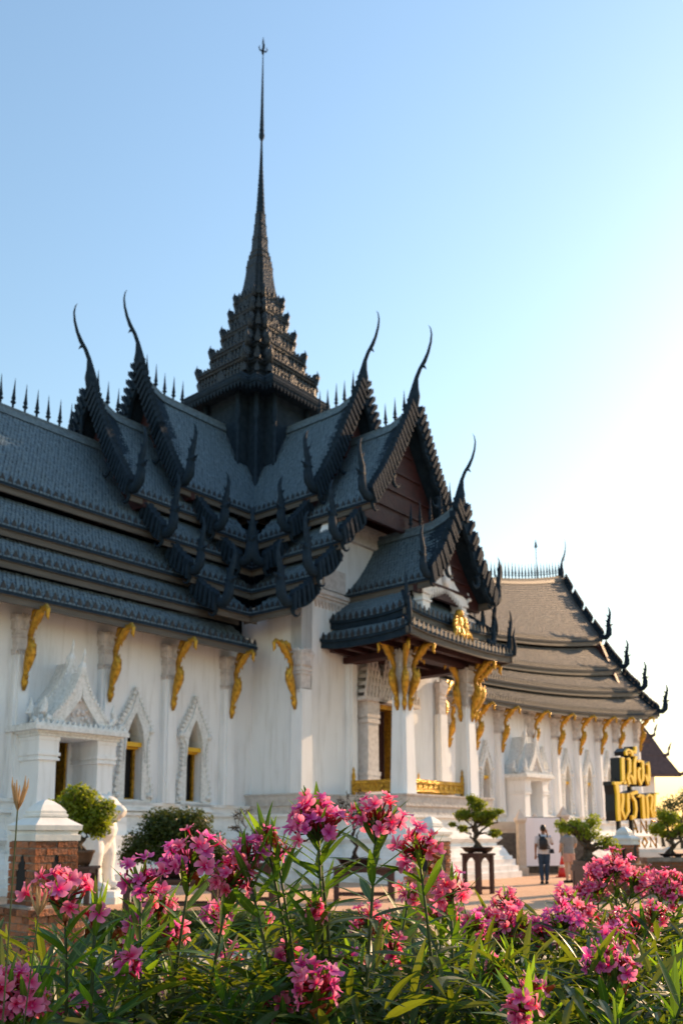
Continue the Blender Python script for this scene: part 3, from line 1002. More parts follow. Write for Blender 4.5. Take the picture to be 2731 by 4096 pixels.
def bracket_mesh():
    b = MB()
    p, r = bracket_pts()
    b.tube([(0, t, z) for t, z in p], r, 8, .8, (1, 0, 0))
    b.tube([(0, .45, -.3), (0, .74, -.12), (0, .92, -.07), (0, 1.0, -.16), (0, .97, -.32), (0, 1.03, -.44)], [.09, .09, .075, .07, .06, .01], 7, .8, (1, 0, 0))
    b.tube([(0, .2, -.3), (0, .35, -.14), (0, .5, -.03)], [.03, .11, .06], 6, .7, (1, 0, 0))
    for t, z, dt, dz, r0 in ((.30, -1.02, .12, .2, .07), (.42, -.42, .08, -.22, .06), (.12, -1.42, -.07, .25, .07), (.6, -.2, .06, -.22, .05), (.25, -.95, -.1, .24, .06), (.34, -1.15, .13, .1, .06), (.2, -1.4, .14, -.1, .06), (.1, -1.85, .13, .12, .06), (.26, -.62, .13, -.08, .05), (.5, -.25, -.14, .1, .07), (.3, -.45, -.16, .14, .07), (.72, -.08, .1, -.2, .05)):
        b.tube([(0, t, z), (0, t + dt * .7, z + dz * .4), (0, t + dt, z + dz)], [r0, r0 * .75, .006], 6, .6, (1, 0, 0))
    return b

BRACKET = bracket_mesh().mesh('bracket', M['gold'], True)


def capital(b, s, t0, t1, w, z0, z1, free=False):
    """stack of mouldings, lotus petals and a leaf crown; t0..t1 is how deep it stands, w half its width"""
    h = z1 - z0
    d = t1 - t0
    def slab(za, zb, o0, o1):
        c0 = (t0 - (o0 if free else 0), t1 + o0)
        c1 = (t0 - (o1 if free else 0), t1 + o1)
        b.add([(s - w - o0, c0[0], z0 + za * h), (s + w + o0, c0[0], z0 + za * h), (s + w + o0, c0[1], z0 + za * h), (s - w - o0, c0[1], z0 + za * h),
               (s - w - o1, c1[0], z0 + zb * h), (s + w + o1, c1[0], z0 + zb * h), (s + w + o1, c1[1], z0 + zb * h), (s - w - o1, c1[1], z0 + zb * h)],
              [(0, 3, 2, 1), (4, 5, 6, 7), (0, 1, 5, 4), (1, 2, 6, 5), (2, 3, 7, 6), (3, 0, 4, 7)])
    for q in ((0, .05, .05, .05), (.05, .36, .02, .025), (.36, .41, .055, .055), (.41, .45, .03, .03), (.45, .50, .06, .06), (.50, .56, .03, .03), (.56, .84, .04, .10), (.84, .88, .12, .12), (.88, .93, .09, .10)):
        slab(*q)
    # petals of the lotus and the crown leaves
    for row, (za, zb, o) in enumerate(((.58, .86, .075), (.9, 1.0, .10), (.04, -.1, .03))):
        faces = [(t1 + o, None)]
        n = 4
        for i in range(n):
            u = lerp(-w, w, (i + .5) / n)
            hw = w / n * .72
            z_a, z_b = z0 + za * h, z0 + zb * h
            poly = [(s + u - hw, z_a), (s + u + hw, z_a), (s + u + hw * .8, lerp(z_a, z_b, .7)), (s + u, z_b), (s + u - hw * .8, lerp(z_a, z_b, .7))]
            b.prism(poly, t1 + o - .03, t1 + o + .02, lambda a_, z_, d_: (a_, d_, z_))
            if free:
                b.prism(poly, t0 - o - .02, t0 - o + .03, lambda a_, z_, d_: (a_, d_, z_))
        n2 = 3
        for i in range(n2):
            u = lerp(t0, t1, (i + .5) / n2)
            hw = d / n2 * .4
            z_a, z_b = z0 + za * h, z0 + zb * h
            for g in (1, -1):
                poly = [(u - hw, z_a), (u + hw, z_a), (u + hw * .8, lerp(z_a, z_b, .7)), (u, z_b), (u - hw * .8, lerp(z_a, z_b, .7))]
                b.prism(poly, s + g * (w + o - .03), s + g * (w + o + .02), lambda t_, z_, d_: (d_, t_, z_))


def pilaster(arm, s, zb=2.36, t=4.06, z1=7.15, w=.21, bracket=True, zc=6.15):
    b = MB(arm)
    for (ww, d0, d1, t0) in ((w, .26, .20, 0), (w * .62, .335, .27, 0)):
        b.add([(s - ww * 1.12, t + .002, zb), (s + ww * 1.12, t + .002, zb), (s + ww * 1.12, t + d0, zb), (s - ww * 1.12, t + d0, zb),
               (s - ww, t + .002, zc), (s + ww, t + .002, zc), (s + ww, t + d1, zc), (s - ww, t + d1, zc)],
              [(0, 3, 2, 1), (4, 5, 6, 7), (0, 1, 5, 4), (1, 2, 6, 5), (2, 3, 7, 6), (3, 0, 4, 7)])
    p = part('pilaster', b, M['plaster'], temple)
    c = MB(arm)
    capital(c, s, t + .004, t + .25, w - .02, zc, z1)
    part('capital', c, M['carved'], p)
    if bracket:
        copy_at(BRACKET, 'bracket', p, frame(arm, s, t + .28, z1 + .12))
    return p


# near wing: bays between pilasters
PIL = [12.39, 9.77, 7.53, 5.16]
b = MB(LW)
wallseg(b, 14.9, 19.0, 2.3, 7.95)
wallseg(b, 12.39, 14.9, 2.3, 7.95, 13.7)
wallseg(b, 11.78, 12.39, 2.3, 7.95)
wallseg(b, 9.77, 10.8, 2.3, 7.95)
b.prism([(10.8, 4.0), (11.78, 4.0), (11.78, 7.95), (10.8, 7.95)], 3.56, 4.06, lambda u, v, d: (u, d, v))
wallseg(b, 7.53, 9.77, 2.3, 7.95, 8.72)
wallseg(b, 5.16, 7.53, 2.3, 7.95, 6.47)
wallseg(b, 3.56, 5.16, 2.3, 7.95)
for s0, s1, t0, t1 in ((3.56, 19.0, -4.06, -3.56), (18.5, 19.0, -3.56, 3.56)):
    b.box(s0, s1, t0, t1, 2.3, 7.95)
part('wall', b, M['plaster'], temple)
b = MB(LW)
b.prism([(-2.5, 11.3), (2.5, 11.3), (.1, 14.5), (-.1, 14.5)], 18.6, 18.9, lambda u, v, d: (d, u, v))
b.prism([(-4.0, 8.3), (4.0, 8.3), (2.5, 11.3), (-2.5, 11.3)], 18.55, 18.85, lambda u, v, d: (d, u, v))
part('end_gable', b, M['red'], temple)
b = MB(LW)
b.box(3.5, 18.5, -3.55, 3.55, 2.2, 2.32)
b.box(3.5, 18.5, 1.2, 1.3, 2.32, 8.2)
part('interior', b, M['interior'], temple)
for s in PIL + [15.0, 17.4]:
    pilaster(LW, s)
for s in (13.7, 8.72, 6.47):
    window(LW, s)

# far wing
RPIL = [5.16, 7.53, 9.77, 12.09, 15.13, 17.95, 20.53, 23.34, 25.9, 29.14]
b = MB(RW)
wallseg(b, 3.56, 9.77, 2.3, 7.95)
wallseg(b, 9.77, 12.09, 2.3, 7.95, 10.9)
wallseg(b, 12.09, 13.1, 2.3, 7.95)
b.prism([(13.1, 4.0), (14.2, 4.0), (14.2, 7.95), (13.1, 7.95)], 3.56, 4.06, lambda u, v, d: (u, d, v))
wallseg(b, 14.2, 15.13, 2.3, 7.95)
RWIN = [16.55, 19.25, 21.95, 24.65, 27.5]
for i, s in enumerate(RWIN):
    wallseg(b, RPIL[4 + i], RPIL[5 + i], 2.3, 7.95, s)
b.box(29.14, 29.6, -4.06, 4.06, 2.3, 7.9)
b.box(3.56, 29.14, -4.06, -3.56, 2.3, 7.95)
part('wall', b, M['plaster'], temple)
b = MB(RW)
b.prism([(-4.0, 8.3), (4.0, 8.3), (2.5, 11.3), (.1, 14.4), (-.1, 14.4), (-2.5, 11.3)], 28.0, 28.3, lambda u, v, d: (d, u, v))
part('end_gable', b, M['red'], temple)
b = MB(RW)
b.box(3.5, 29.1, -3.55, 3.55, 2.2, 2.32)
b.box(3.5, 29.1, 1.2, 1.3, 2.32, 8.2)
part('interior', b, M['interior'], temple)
for s in RPIL:
    pilaster(RW, s, z1=7.15)
for s in [10.9] + RWIN:
    window(RW, s)


def door_porch(arm, sc, w=1.1):
    """small gabled plaster porch in front of a side door"""
    b = MB(arm)
    fn = lambda u, v, d: (u, d, v)
    for g in (1, -1):
        s0, s1 = sorted((sc + g * w, sc + g * (w - .5)))
        b.box(s0, s1, 4.063, 5.25, 1.9, 3.45, .015, .015)
        for z0, z1, o in ((3.3, 3.36, .05), (3.36, 3.42, .02), (3.42, 3.50, .06), (3.5, 3.8, .03), (3.8, 3.9, .05), (1.9, 2.1, .08), (2.1, 2.25, .04)):
            b.box(s0 - o, s1 + o, 4.064, 5.25 + o, z0, z1)
    p = part('door_porch', b, M['plaster'], temple)
    c = MB(arm)
    for z0, z1, o in ((3.9, 3.97, .1), (3.97, 4.03, .16), (4.03, 4.14, .28), (4.14, 4.2, .24)):
        c.box(sc - w - o, sc + w + o, 4.065, 5.25 + o, z0, z1)
    n = 18
    for i in range(n):
        s = lerp(sc - w - .2, sc + w + .2, i / (n - 1))
        c.prism([(s - .05, 4.2), (s + .05, 4.2), (s, 4.31)], 5.38, 5.44, fn)
    part('cornice', c, M['lace'], p)
    for (t0, t1, zt, hw, dz) in ((4.066, 4.75, 5.98, .86, .25), (4.75, 5.3, 5.66, .80, 0)):
        g_ = MB(arm)
        prof = [(0, zt), (.09, zt - .26), (.22, zt - .56), (.42, zt - .86), (.62, zt - 1.12), (hw - .05, zt - 1.28), (hw, 4.3), (hw + .02, 4.2)]
        poly = [(sc + x, z) for x, z in prof] + [(sc - x, z) for x, z in reversed(prof[1:])]
        g_.prism(poly, t0, t1 - .12, fn)
        for g in (1, -1):
            band = [(sc + g * x, z + .06) for x, z in prof] + [(sc + g * max(x - .2, 0), z - .12) for x, z in reversed(prof)]
            g_.prism(band, t1 - .14, t1 + .04, fn)
            for i in range(len(prof) - 2):
                for u in (.1, .43, .76):
                    x, z = lerp(prof[i][0], prof[i + 1][0], u), lerp(prof[i][1], prof[i + 1][1], u)
                    g_.prism([(sc + g * (x - .03), z), (sc + g * (x + .06), z - .01), (sc + g * (x + .055), z + .11), (sc + g * (x - .01), z + .07)], t1 - .09, t1 + .06, fn)
            g_.tube([(sc + g * hw, t1 - .04, 4.34), (sc + g * (hw + .16), t1 - .04, 4.36), (sc + g * (hw + .26), t1 - .04, 4.5), (sc + g * (hw + .2), t1 - .04, 4.68), (sc + g * (hw + .22), t1 - .04, 4.9)], [.09, .1, .1, .07, .01], 7)
        g_.tube([(sc, t1 - .06, zt - .1), (sc, t1 - .03, zt + .12), (sc, t1 - .0, zt + .25), (sc, t1 + .06, zt + .45), (sc, t1 + .05, zt + .62)], [.13, .12, .05, .035, .005], 7)
        part('gable', g_, M['lace'], p)
    t_ = MB(arm)
    t_.prism([(sc - .46, 4.28), (sc + .46, 4.28), (sc + .36, 4.55), (sc + .16, 4.9), (sc, 5.2), (sc - .16, 4.9), (sc - .36, 4.55)], 5.2, 5.24, fn)
    for i in range(16):
        t_.ball((sc + rnd.uniform(-.3, .3), 5.25, 4.36 + rnd.random() ** 2 * .55), rnd.uniform(.04, .08), 6, 4)
    part('tympanum', t_, M['carved'], p)
    d = MB(arm)
    for g in (1, -1):
        d.box(sc + g * .48 - .06, sc + g * .48 + .06, 3.6, 4.0, 2.36, 3.98)
    d.box(sc - .54, sc + .54, 3.61, 3.99, 3.98, 4.1)
    part('door_frame', d, M['gold'], p)

    s_ = MB(arm)
    for i, (z, o) in enumerate(((1.9, .35), (1.45, .65), (1.0, .95), (.5, 1.3))):
        s_.box(sc - w - .1 - o * .3, sc + w + .1 + o * .3, 4.067 + i * .002, 5.3 + o, -.02 if i == 3 else (1.45, 1.0, .5)[i] - .01, z)
    part('door_step', s_, M['base'], p)

door_porch(LW, 11.28)
door_porch(RW, 13.62, 1.12)

# ------------------------------------------------------------------ front transept body and its porch
b = MB(F)
W_ = 3.95
b.box(-W_, -W_ + .5, 3.5, 6.28, 2.4, 9.05)
b.box(W_ - .5, W_, 3.5, 6.28, 2.4, 9.05)
fn = lambda u, v, d: (u, d, v)
b.prism([(-W_, 2.4), (-.45, 2.4), (-.45, 5.9), (.85, 5.9), (.85, 2.4), (W_, 2.4), (W_, 8.7), (3.3, 9.9), (2.4, 12.1), (-2.4, 12.1), (-3.3, 9.9), (-W_, 8.7)], 5.8, 6.28, fn)
b.box(-W_, -W_ + .5, -6.28, -3.5, 2.4, 9.6)
b.box(W_ - .5, W_, -6.28, -3.5, 2.4, 9.6)
b.box(-W_, W_, -6.28, -5.8, 2.4, 9.6)
part('wall', b, M['plaster'], temple)
b = MB(F)
b.prism([(-2.4, 12.1), (2.4, 12.1), (.1, 15.6), (-.1, 15.6)], 5.9, 6.2, fn)
b.prism([(-2.4, 12.1), (2.4, 12.1), (.1, 15.6), (-.1, 15.6)], -6.2, -5.9, fn)
part('end_gable', b, M['red'], temple)
# carved bands across the gable wall
b = MB(F)
for z0, z1, d in ((9.08, 9.2, .10), (9.2, 9.3, .16), (9.3, 9.42, .22), (11.55, 11.7, .14), (11.7, 12.15, .08), (12.15, 12.28, .2)):
    e = 3.4 if z0 < 10 else 2.45
    b.box(-e, e, 6.282, 6.28 + d, z0, z1)
for i in range(40):
    a = lerp(-3.3, 3.3, i / 39)
    b.prism([(a - .06, 9.08), (a + .06, 9.08), (a, 8.86)], 6.285, 6.36, fn)
for g in (1, -1):
    b.box(g * 2.4 - .55, g * 2.4 + .55, 6.283, 6.37, 9.55, 10.3)
part('cornice', b, M['carved'], temple)
b = MB(F)
for g in (1, -1):
    for a0, a1, d in ((1.35, 1.75, .18), (1.42, 1.68, .24)):
        x0, x1 = sorted((g * a0, g * a1))
        b.box(x0, x1, 6.284, 6.28 + d, 2.7, 9.0)
part('wall_strip', b, M['plaster'], temple)
# corner pilasters of the transept with their brackets
for a, sgn in ((-W_, -1), (W_, 1)):
    b = MB(F)
    for w0, w1 in ((.30, .25), (.24, .19)):
        pass
    x0, x1 = sorted((a - sgn * .36, a + sgn * .16))
    b.box(x0, x1, 5.95, 6.46, 2.7, 6.0, .025, .025)
    x0, x1 = sorted((a - sgn * .28, a + sgn * .22))
    b.box(x0, x1, 6.02, 6.52, 2.7, 6.0, .025, .025)
    p = part('corner_pilaster', b, M['plaster'], temple)
    c = MB(F)
    capital(c, a - sgn * .04, 6.02, 6.42, .19, 6.0, 7.35, True)
    part('capital', c, M['carved'], p)
    mt = Matrix(((0, sgn, 0, a + sgn * .2), (-1, 0, 0, -6.22), (0, 0, 1, 7.5), (0, 0, 0, 1)))
    copy_at(BRACKET, 'bracket', p, mt)

# porch columns
for a, b_ in ((-1.66, 8.58), (2.08, 8.58)):
    b = MB(F)
    for w0, w1 in ((.33, .26), (.25, .195)):
        d0, d1 = (.25, .195) if w0 > .3 else (.33, .26)
        b.add([(a - w0, b_ - d0, 2.69), (a + w0, b_ - d0, 2.69), (a + w0, b_ + d0, 2.69), (a - w0, b_ + d0, 2.69), (a - w1, b_ - d1, 5.95), (a + w1, b_ - d1, 5.95), (a + w1, b_ + d1, 5.95), (a - w1, b_ + d1, 5.95)],
              [(0, 3, 2, 1), (4, 5, 6, 7), (0, 1, 5, 4), (1, 2, 6, 5), (2, 3, 7, 6), (3, 0, 4, 7)])
    p = part('column', b, M['plaster'], temple)
    c = MB(F)
    capital(c, a, b_ - .22, b_ + .22, .22, 5.9, 7.35, True)
    part('capital', c, M['carved'], p)
    dirs = [(0, 1), (-1, 0), (1, 0), (-.7071, .7071) if a < 0 else (.7071, .7071)]
    for dx, db in dirs:
        off = .24 if abs(dx * db) < .1 else .32
        mt = Matrix(((-db, dx, 0, a + dx * off), (-dx, -db, 0, -(b_ + db * off)), (0, 0, 1, 7.5), (0, 0, 0, 1)))
        copy_at(BRACKET, 'bracket', p, mt)

# gilded low railings between the columns
def railing(p0, p1):
    d = Vector((p1[0] - p0[0], p1[1] - p0[1]))
    L = d.length
    d.normalize()
    n = Vector((-d.y, d.x))
    G = lambda u, v, z: (p0[0] + d.x * u + n.x * v, -(p0[1] + d.y * u + n.y * v), z)
    b = MB(G)
    b.box(0, L, -.05, .05, 2.82, 2.9)
    b.box(0, L, -.06, .06, 3.10, 3.17)
    b.box(0, L, -.03, .03, 3.17, 3.21)
    b.box(0, L, -.012, .012, 2.9, 3.10)
    o = part('railing', b, M['gold'], temple)
    k = max(2, int(L / .28))
    for i in range(k):
        c = MB(G)
        u = (i + .5) * L / k
        c.box(u - .10, u + .10, -.04, .04, 2.93, 3.075, .015, .01)
        part('rail_panel', c, M['gold'], o)
    for u in (0, L):
        c = MB(G)
        c.lathe([(.07, 2.7), (.08, 3.2), (.05, 3.26), (.07, 3.32), (.06, 3.42), (.03, 3.5), (.045, 3.56), (.005, 3.68)], 8, (u, 0, 0))
        part('rail_post', c, M['gold'], o, True)

railing((-1.30, 8.62), (1.72, 8.62))
railing((-1.66, 6.55), (-1.66, 8.22))
railing((2.08, 6.55), (2.08, 8.22))

# tall carved doorcase behind the columns
for c_ in (-.78, 1.22):
    b = MB(F)
    for z0, z1, w in ((2.72, 3.0, .42), (3.0, 3.12, .36), (3.12, 3.3, .40), (3.3, 3.42, .33), (3.42, 3.55, .36), (3.55, 5.2, .29), (5.2, 5.32, .34), (5.32, 5.4, .30), (5.4, 5.5, .35), (5.5, 5.95, .33)):
        b.box(c_ - w, c_ + w, 6.286, 6.6 + w * .4, z0, z1, .01 if z1 - z0 > 1 else 0, .01 if z1 - z0 > 1 else 0)
    if c_ < 0:
        doorcase = part('doorcase', b, M['carved'], temple)
    else:
        part('pier', b, M['carved'], doorcase)
b = MB(F)
for k in range(7):
    w = lerp(.62, .10, (k / 6) ** .8)
    for c_ in (-.78, 1.22, .22):
        h0 = 5.95 + k * .27
        ww = w * (1.0 if c_ != .22 else 1.35)
        b.box(c_ - ww, c_ + ww, 6.287, 6.66 + w * .35, h0, h0 + .12, .02, .02)
        n = max(2, int(ww * 2 / .16))
        for i in range(n):
            a = lerp(c_ - ww * .9, c_ + ww * .9, i / (n - 1))
            b.prism([(a - .07, h0 + .12), (a + .07, h0 + .12), (a + .03, h0 + .3), (a, h0 + .42), (a - .03, h0 + .3)], 6.62 + w * .35 - .04, 6.62 + w * .35 + .02, fn)
part('crown', b, M['carved'], doorcase)
b = MB(F)
b.box(-.48, -.30, 6.0, 6.5, 2.72, 5.8)
b.box(.75, .93, 6.0, 6.5, 2.72, 5.8)
b.box(-.46, .91, 6.01, 6.49, 5.8, 5.95)
part('door_frame', b, M['gold'], doorcase)
b = MB(F)
b.box(-.3, .22, 5.9, 5.98, 2.72, 5.8)
b.box(.23, .75, 5.9, 5.98, 2.72, 5.8)
part('door_leaf', b, M['red'], doorcase)
# porch floor and ceiling beams
b = MB(F)
b.box(-2.0, 2.4, 6.29, 8.9, 2.5, 2.71)
part('porch_floor', b, M['base'], temple)
b = MB(F)
b.box(-2.9, 3.15, 6.3, 9.6, 7.52, 7.6)
for k in range(5):
    bb = lerp(6.6, 9.3, k / 4)
    b.box(-2.85, 3.1, bb - .09, bb + .09, 7.36, 7.52)
b.box(-1.9, -1.45, 6.3, 8.9, 7.15, 7.36)
b.box(1.85, 2.3, 6.3, 8.9, 7.15, 7.36)
b.box(-1.9, 2.3, 8.4, 8.8, 7.2, 7.37)
part('ceiling', b, M['red'], temple)

# porch roof: two hipped skirts and a gabled top
PC = 0.12
def PT(s, t, z): return (t + PC, -s, z)
BASIS[PT] = BASIS[FT]
roof(PT, [(0.0, 11.95, 1.95, 9.52, .22, 5.9, 9.85)], kick=.55, kick_len=1.6, tile=(-1, 1), fix=(-1, 1), spike_s=(6.9, 9.4), horn=.82, naga_k=.85)

def hip(z0, z1, o_in, o_out, b_in, b_out, top=False):
    root_b = MB(F)
    a0, a1, c0, c1 = PC - o_in, PC + o_in, PC - o_out, PC + o_out
    def kick(x, o):
        return .16 * max(0, (abs(x) - o * .45) / (o * .55)) ** 2
    N = 10
    tl = MB(F)
    # left, front, right faces as strips (param v along the eave, u down the slope)
    def face(p_in, p_out):
        rows = []
        for i in range(N + 1):
            v = i / N
            pi = [lerp(p_in[0][k], p_in[1][k], v) for k in (0, 1)]
            po = [lerp(p_out[0][k], p_out[1][k], v) for k in (0, 1)]
            kz_ = .14 * (abs(2 * v - 1) ** 3)
            rows.append(((pi[0], pi[1], z0), (po[0], po[1], z1 + kz_)))
        vs_ = []
        for q in (0, -.09):
            for r in rows:
                vs_ += [(r[0][0], r[0][1], r[0][2] + q), (r[1][0], r[1][1], r[1][2] + q)]
        n = 2 * (N + 1)
        fs = []
        for i in range(N):
            fs += [(2 * i, 2 * i + 1, 2 * i + 3, 2 * i + 2), (n + 2 * i, n + 2 * i + 2, n + 2 * i + 3, n + 2 * i + 1), (2 * i + 1, n + 2 * i + 1, n + 2 * i + 3, 2 * i + 3)]
        root_b.add(vs_, fs)
        Lo = math.dist(p_out[0], p_out[1])
        sl = math.dist((z0,), (z1,)) + .3
        nr = 6
        for j in range(nr):
            ua, ub = j / nr, (j + 1) / nr
            nc = int(lerp(math.dist(p_in[0], p_in[1]), Lo, ub) / .12)
            for i in range(nc):
                va, vb = i / nc, (i + .92) / nc
                def pt(v, u, e):
                    x = lerp(lerp(p_in[0][0], p_in[1][0], v), lerp(p_out[0][0], p_out[1][0], v), u)
                    y = lerp(lerp(p_in[0][1], p_in[1][1], v), lerp(p_out[0][1], p_out[1][1], v), u)
                    return (x, y, lerp(z0, z1 + .14 * abs(2 * v - 1) ** 3, u) + e)
                e = rnd.uniform(.03, .05)
                tl.add([pt(va, ua, .012), pt(vb, ua, .012), pt(vb, ub, e), pt(va, ub, e), pt(vb, ub, .004), pt(va, ub, .004)], [(0, 1, 2, 3), (3, 2, 4, 5)])
        return rows
    r1 = face(((a0, 6.0), (a0, b_in)), ((c0, 6.2), (c0, b_out)))
    r2 = face(((a0, b_in), (a1, b_in)), ((c0, b_out), (c1, b_out)))
    r3 = face(((a1, b_in), (a1, 6.0)), ((c1, b_out), (c1, 6.2)))
    root = part('roof', root_b, M['wood_dark'], temple)
    part('shingles', tl, M['shingle'], root, kind='stuff')
    for rows, n in ((r1, (-1, 0)), (r2, (0, 1)), (r3, (1, 0))):
        f_ = MB(F)
        for lo, hi, d in ((-.30, -.1, -.06), (-.1, -.03, -.005)):
            f_.loft([[(r[1][0] + n[0] * d, r[1][1] + n[1] * d, r[1][2] + lo), (r[1][0] + n[0] * (d - .08), r[1][1] + n[1] * (d - .08), r[1][2] + lo),
                      (r[1][0] + n[0] * (d - .08), r[1][1] + n[1] * (d - .08), r[1][2] + hi), (r[1][0] + n[0] * d, r[1][1] + n[1] * d, r[1][2] + hi)] for r in rows])
        part('fascia_board', f_, M['fascia'] if n != (-1, 0) else M['wood_dark'], root)
        L = math.dist(rows[0][1][:2], rows[-1][1][:2])
        k = int(L / .24)
        for i in range(k + 1):
            v = i / k * (N - .001)
            j = int(v)
            p = [lerp(rows[j][1][q], rows[j + 1][1][q], v - j) for q in (0, 1, 2)]
            ang = math.atan2(-n[1], n[0]) - math.pi / 2
            if antefix_count[0] < 300:
                copy_at(ANTEFIX, 'antefix', root, Matrix.Translation((p[0], -p[1], p[2] - .01)) @ Matrix.Rotation(ang, 4, 'Z'))
                antefix_count[0] += 1
            elif True:
                mt = Matrix.Translation((p[0], -p[1], p[2] - .01)) @ Matrix.Rotation(ang, 4, 'Z')
                copy_at(ANTEFIX, 'eave_leaf', root, mt)
    # hip ridges with horn tips at the two front corners
    for (xi, xo) in ((a0, c0), (a1, c1)):
        h_ = MB(F)
        h_.tube([(xi, b_in, z0 + .03), (lerp(xi, xo, .5), lerp(b_in, b_out, .5), lerp(z0, z1 + .14, .5) + .03), (xo, b_out, z1 + .2)], .07, 6)
        part('hip_ridge', h_, M['wood_dark'], root)
        dx = Vector((xo - xi, b_out - b_in)).normalized()
        sp = MB(F)
        sp.tube([(xo, b_out, z1 + .1), (xo + dx.x * .05, b_out + dx.y * .05, z1 + .4), (xo + dx.x * .0, b_out, z1 + .8), (xo + dx.x * .06, b_out + dx.y * .06, z1 + 1.15)], [.08, .075, .05, .005], 6)
        part('horn_finial', sp, M['wood_dark'], root, True)
    return root

hip(9.35, 8.42, 1.75, 2.72, 8.6, 9.45)
lower = hip(8.25, 7.68, 2.45, 3.2, 9.15, 9.9)
# naga finials marching along the right-hand end of the porch skirts
for (a, b_, z, k) in ((3.0, 9.75, 7.95, .8), (2.62, 9.35, 8.62, .8), (2.2, 9.6, 8.1, .62), (2.0, 9.3, 8.75, .6)):
    mt = Matrix.Translation((a, -b_, z)) @ Matrix.Rotation(R(90), 4, 'Z') @ Matrix.Scale(-1, 4, Vector((0, 1, 0))) @ Matrix.Scale(k, 4)
    copy_at(NAGA, 'naga_finial', lower, mt)
# white arch frame in the porch gable and the gilded mask on the skirt below it
b = MB(F)
for g in (1, -1):
    c0 = PC - .28 + g * 1.12
    b.box(c0 - .2, c0 + .2, 8.95, 9.3, 8.45, 9.25)
    b.box(c0 - .26, c0 + .26, 8.94, 9.34, 8.95, 9.02)
    b.box(c0 - .26, c0 + .26, 8.93, 9.35, 9.2, 9.3)
    x0 = PC - .28
    poly = [(x0 + g * 1.36, 9.28), (x0 + g * 1.36, 9.45), (x0 + g * .95, 9.6), (x0 + g * .6, 9.85), (x0 + g * .32, 10.3), (x0, 10.75), (x0, 9.72), (x0 + g * .35, 9.55), (x0 + g * .9, 9.28)]
    b.prism(poly, 9.0, 9.32, fn)
    for i in range(7):
        u = i / 6
        a = x0 + g * lerp(.08, .95, u)
        z = 9.62 - .36 * u
        b.prism([(a - .06, z + .05), (a + .06, z + .05), (a, z - .22)], 9.30, 9.36, fn)
    b.tube([(x0 + g * 1.3, 9.3, 9.4), (x0 + g * 1.5, 9.3, 9.5), (x0 + g * 1.42, 9.3, 9.75)], [.1, .1, .02], 6)
b.ball((PC - .28, 9.3, 10.25), .3, 8, 6, (1, .5, 1.3))
b.ball((PC - .28, 9.36, 9.85), .22, 8, 6, (1, .5, 1))
part('arch_frame', b, M['plaster'], temple)
b = MB(F)
mx_, mz = PC - .0, 8.45
b.ball((mx_, 9.62, mz), .30, 8, 6, (.8, .5, 1.1))
b.ball((mx_, 9.66, mz + .28), .16, 8, 6)
for k in range(9):
    an = R(-10 + k * 25)
    b.tube([(mx_ + .15 * math.cos(an), 9.62, mz + .12 * math.sin(an)), (mx_ + .38 * math.cos(an), 9.7, mz + .32 * math.sin(an) - .08), (mx_ + .46 * math.cos(an), 9.74, mz + .46 * math.sin(an) - .2)], [.1, .08, .01], 6)
for k in range(7):
    x = lerp(-.45, .45, k / 6)
    b.tube([(mx_ + x * .5, 9.64, mz - .1), (mx_ + x, 9.78, mz - .42), (mx_ + x * 1.25, 9.84, mz - .66)], [.1, .085, .012], 6)
part('gilded_mask', b, M['gold'], temple, True)

# ------------------------------------------------------------------ brick gate posts with white caps
def brick_meshes():
    out = []
    for k in range(4):
        b = MB()
        L, D, H = .235, .10, .062
        j = lambda: rnd.uniform(-.006, .006)
        b.add([(-L / 2 + j(), -D / 2 + j(), -H / 2 + j()), (L / 2 + j(), -D / 2 + j(), -H / 2 + j()), (L / 2, D / 2, -H / 2), (-L / 2, D / 2, -H / 2),
               (-L / 2 + j(), -D / 2 + j(), H / 2 + j()), (L / 2 + j(), -D / 2 + j(), H / 2 + j()), (L / 2, D / 2, H / 2), (-L / 2, D / 2, H / 2)],
              [(0, 3, 2, 1), (4, 5, 6, 7), (0, 1, 5, 4), (1, 2, 6, 5), (2, 3, 7, 6), (3, 0, 4, 7)])
        out.append(b.mesh('brick', M['brick']))
    return out

BRICKS = brick_meshes()


def sq_loft(b, rows, c=(0, 0)):
    b.loft([[(c[0] - w, c[1] - w, z), (c[0] + w, c[1] - w, z), (c[0] + w, c[1] + w, z), (c[0] - w, c[1] + w, z)] for z, w in rows])


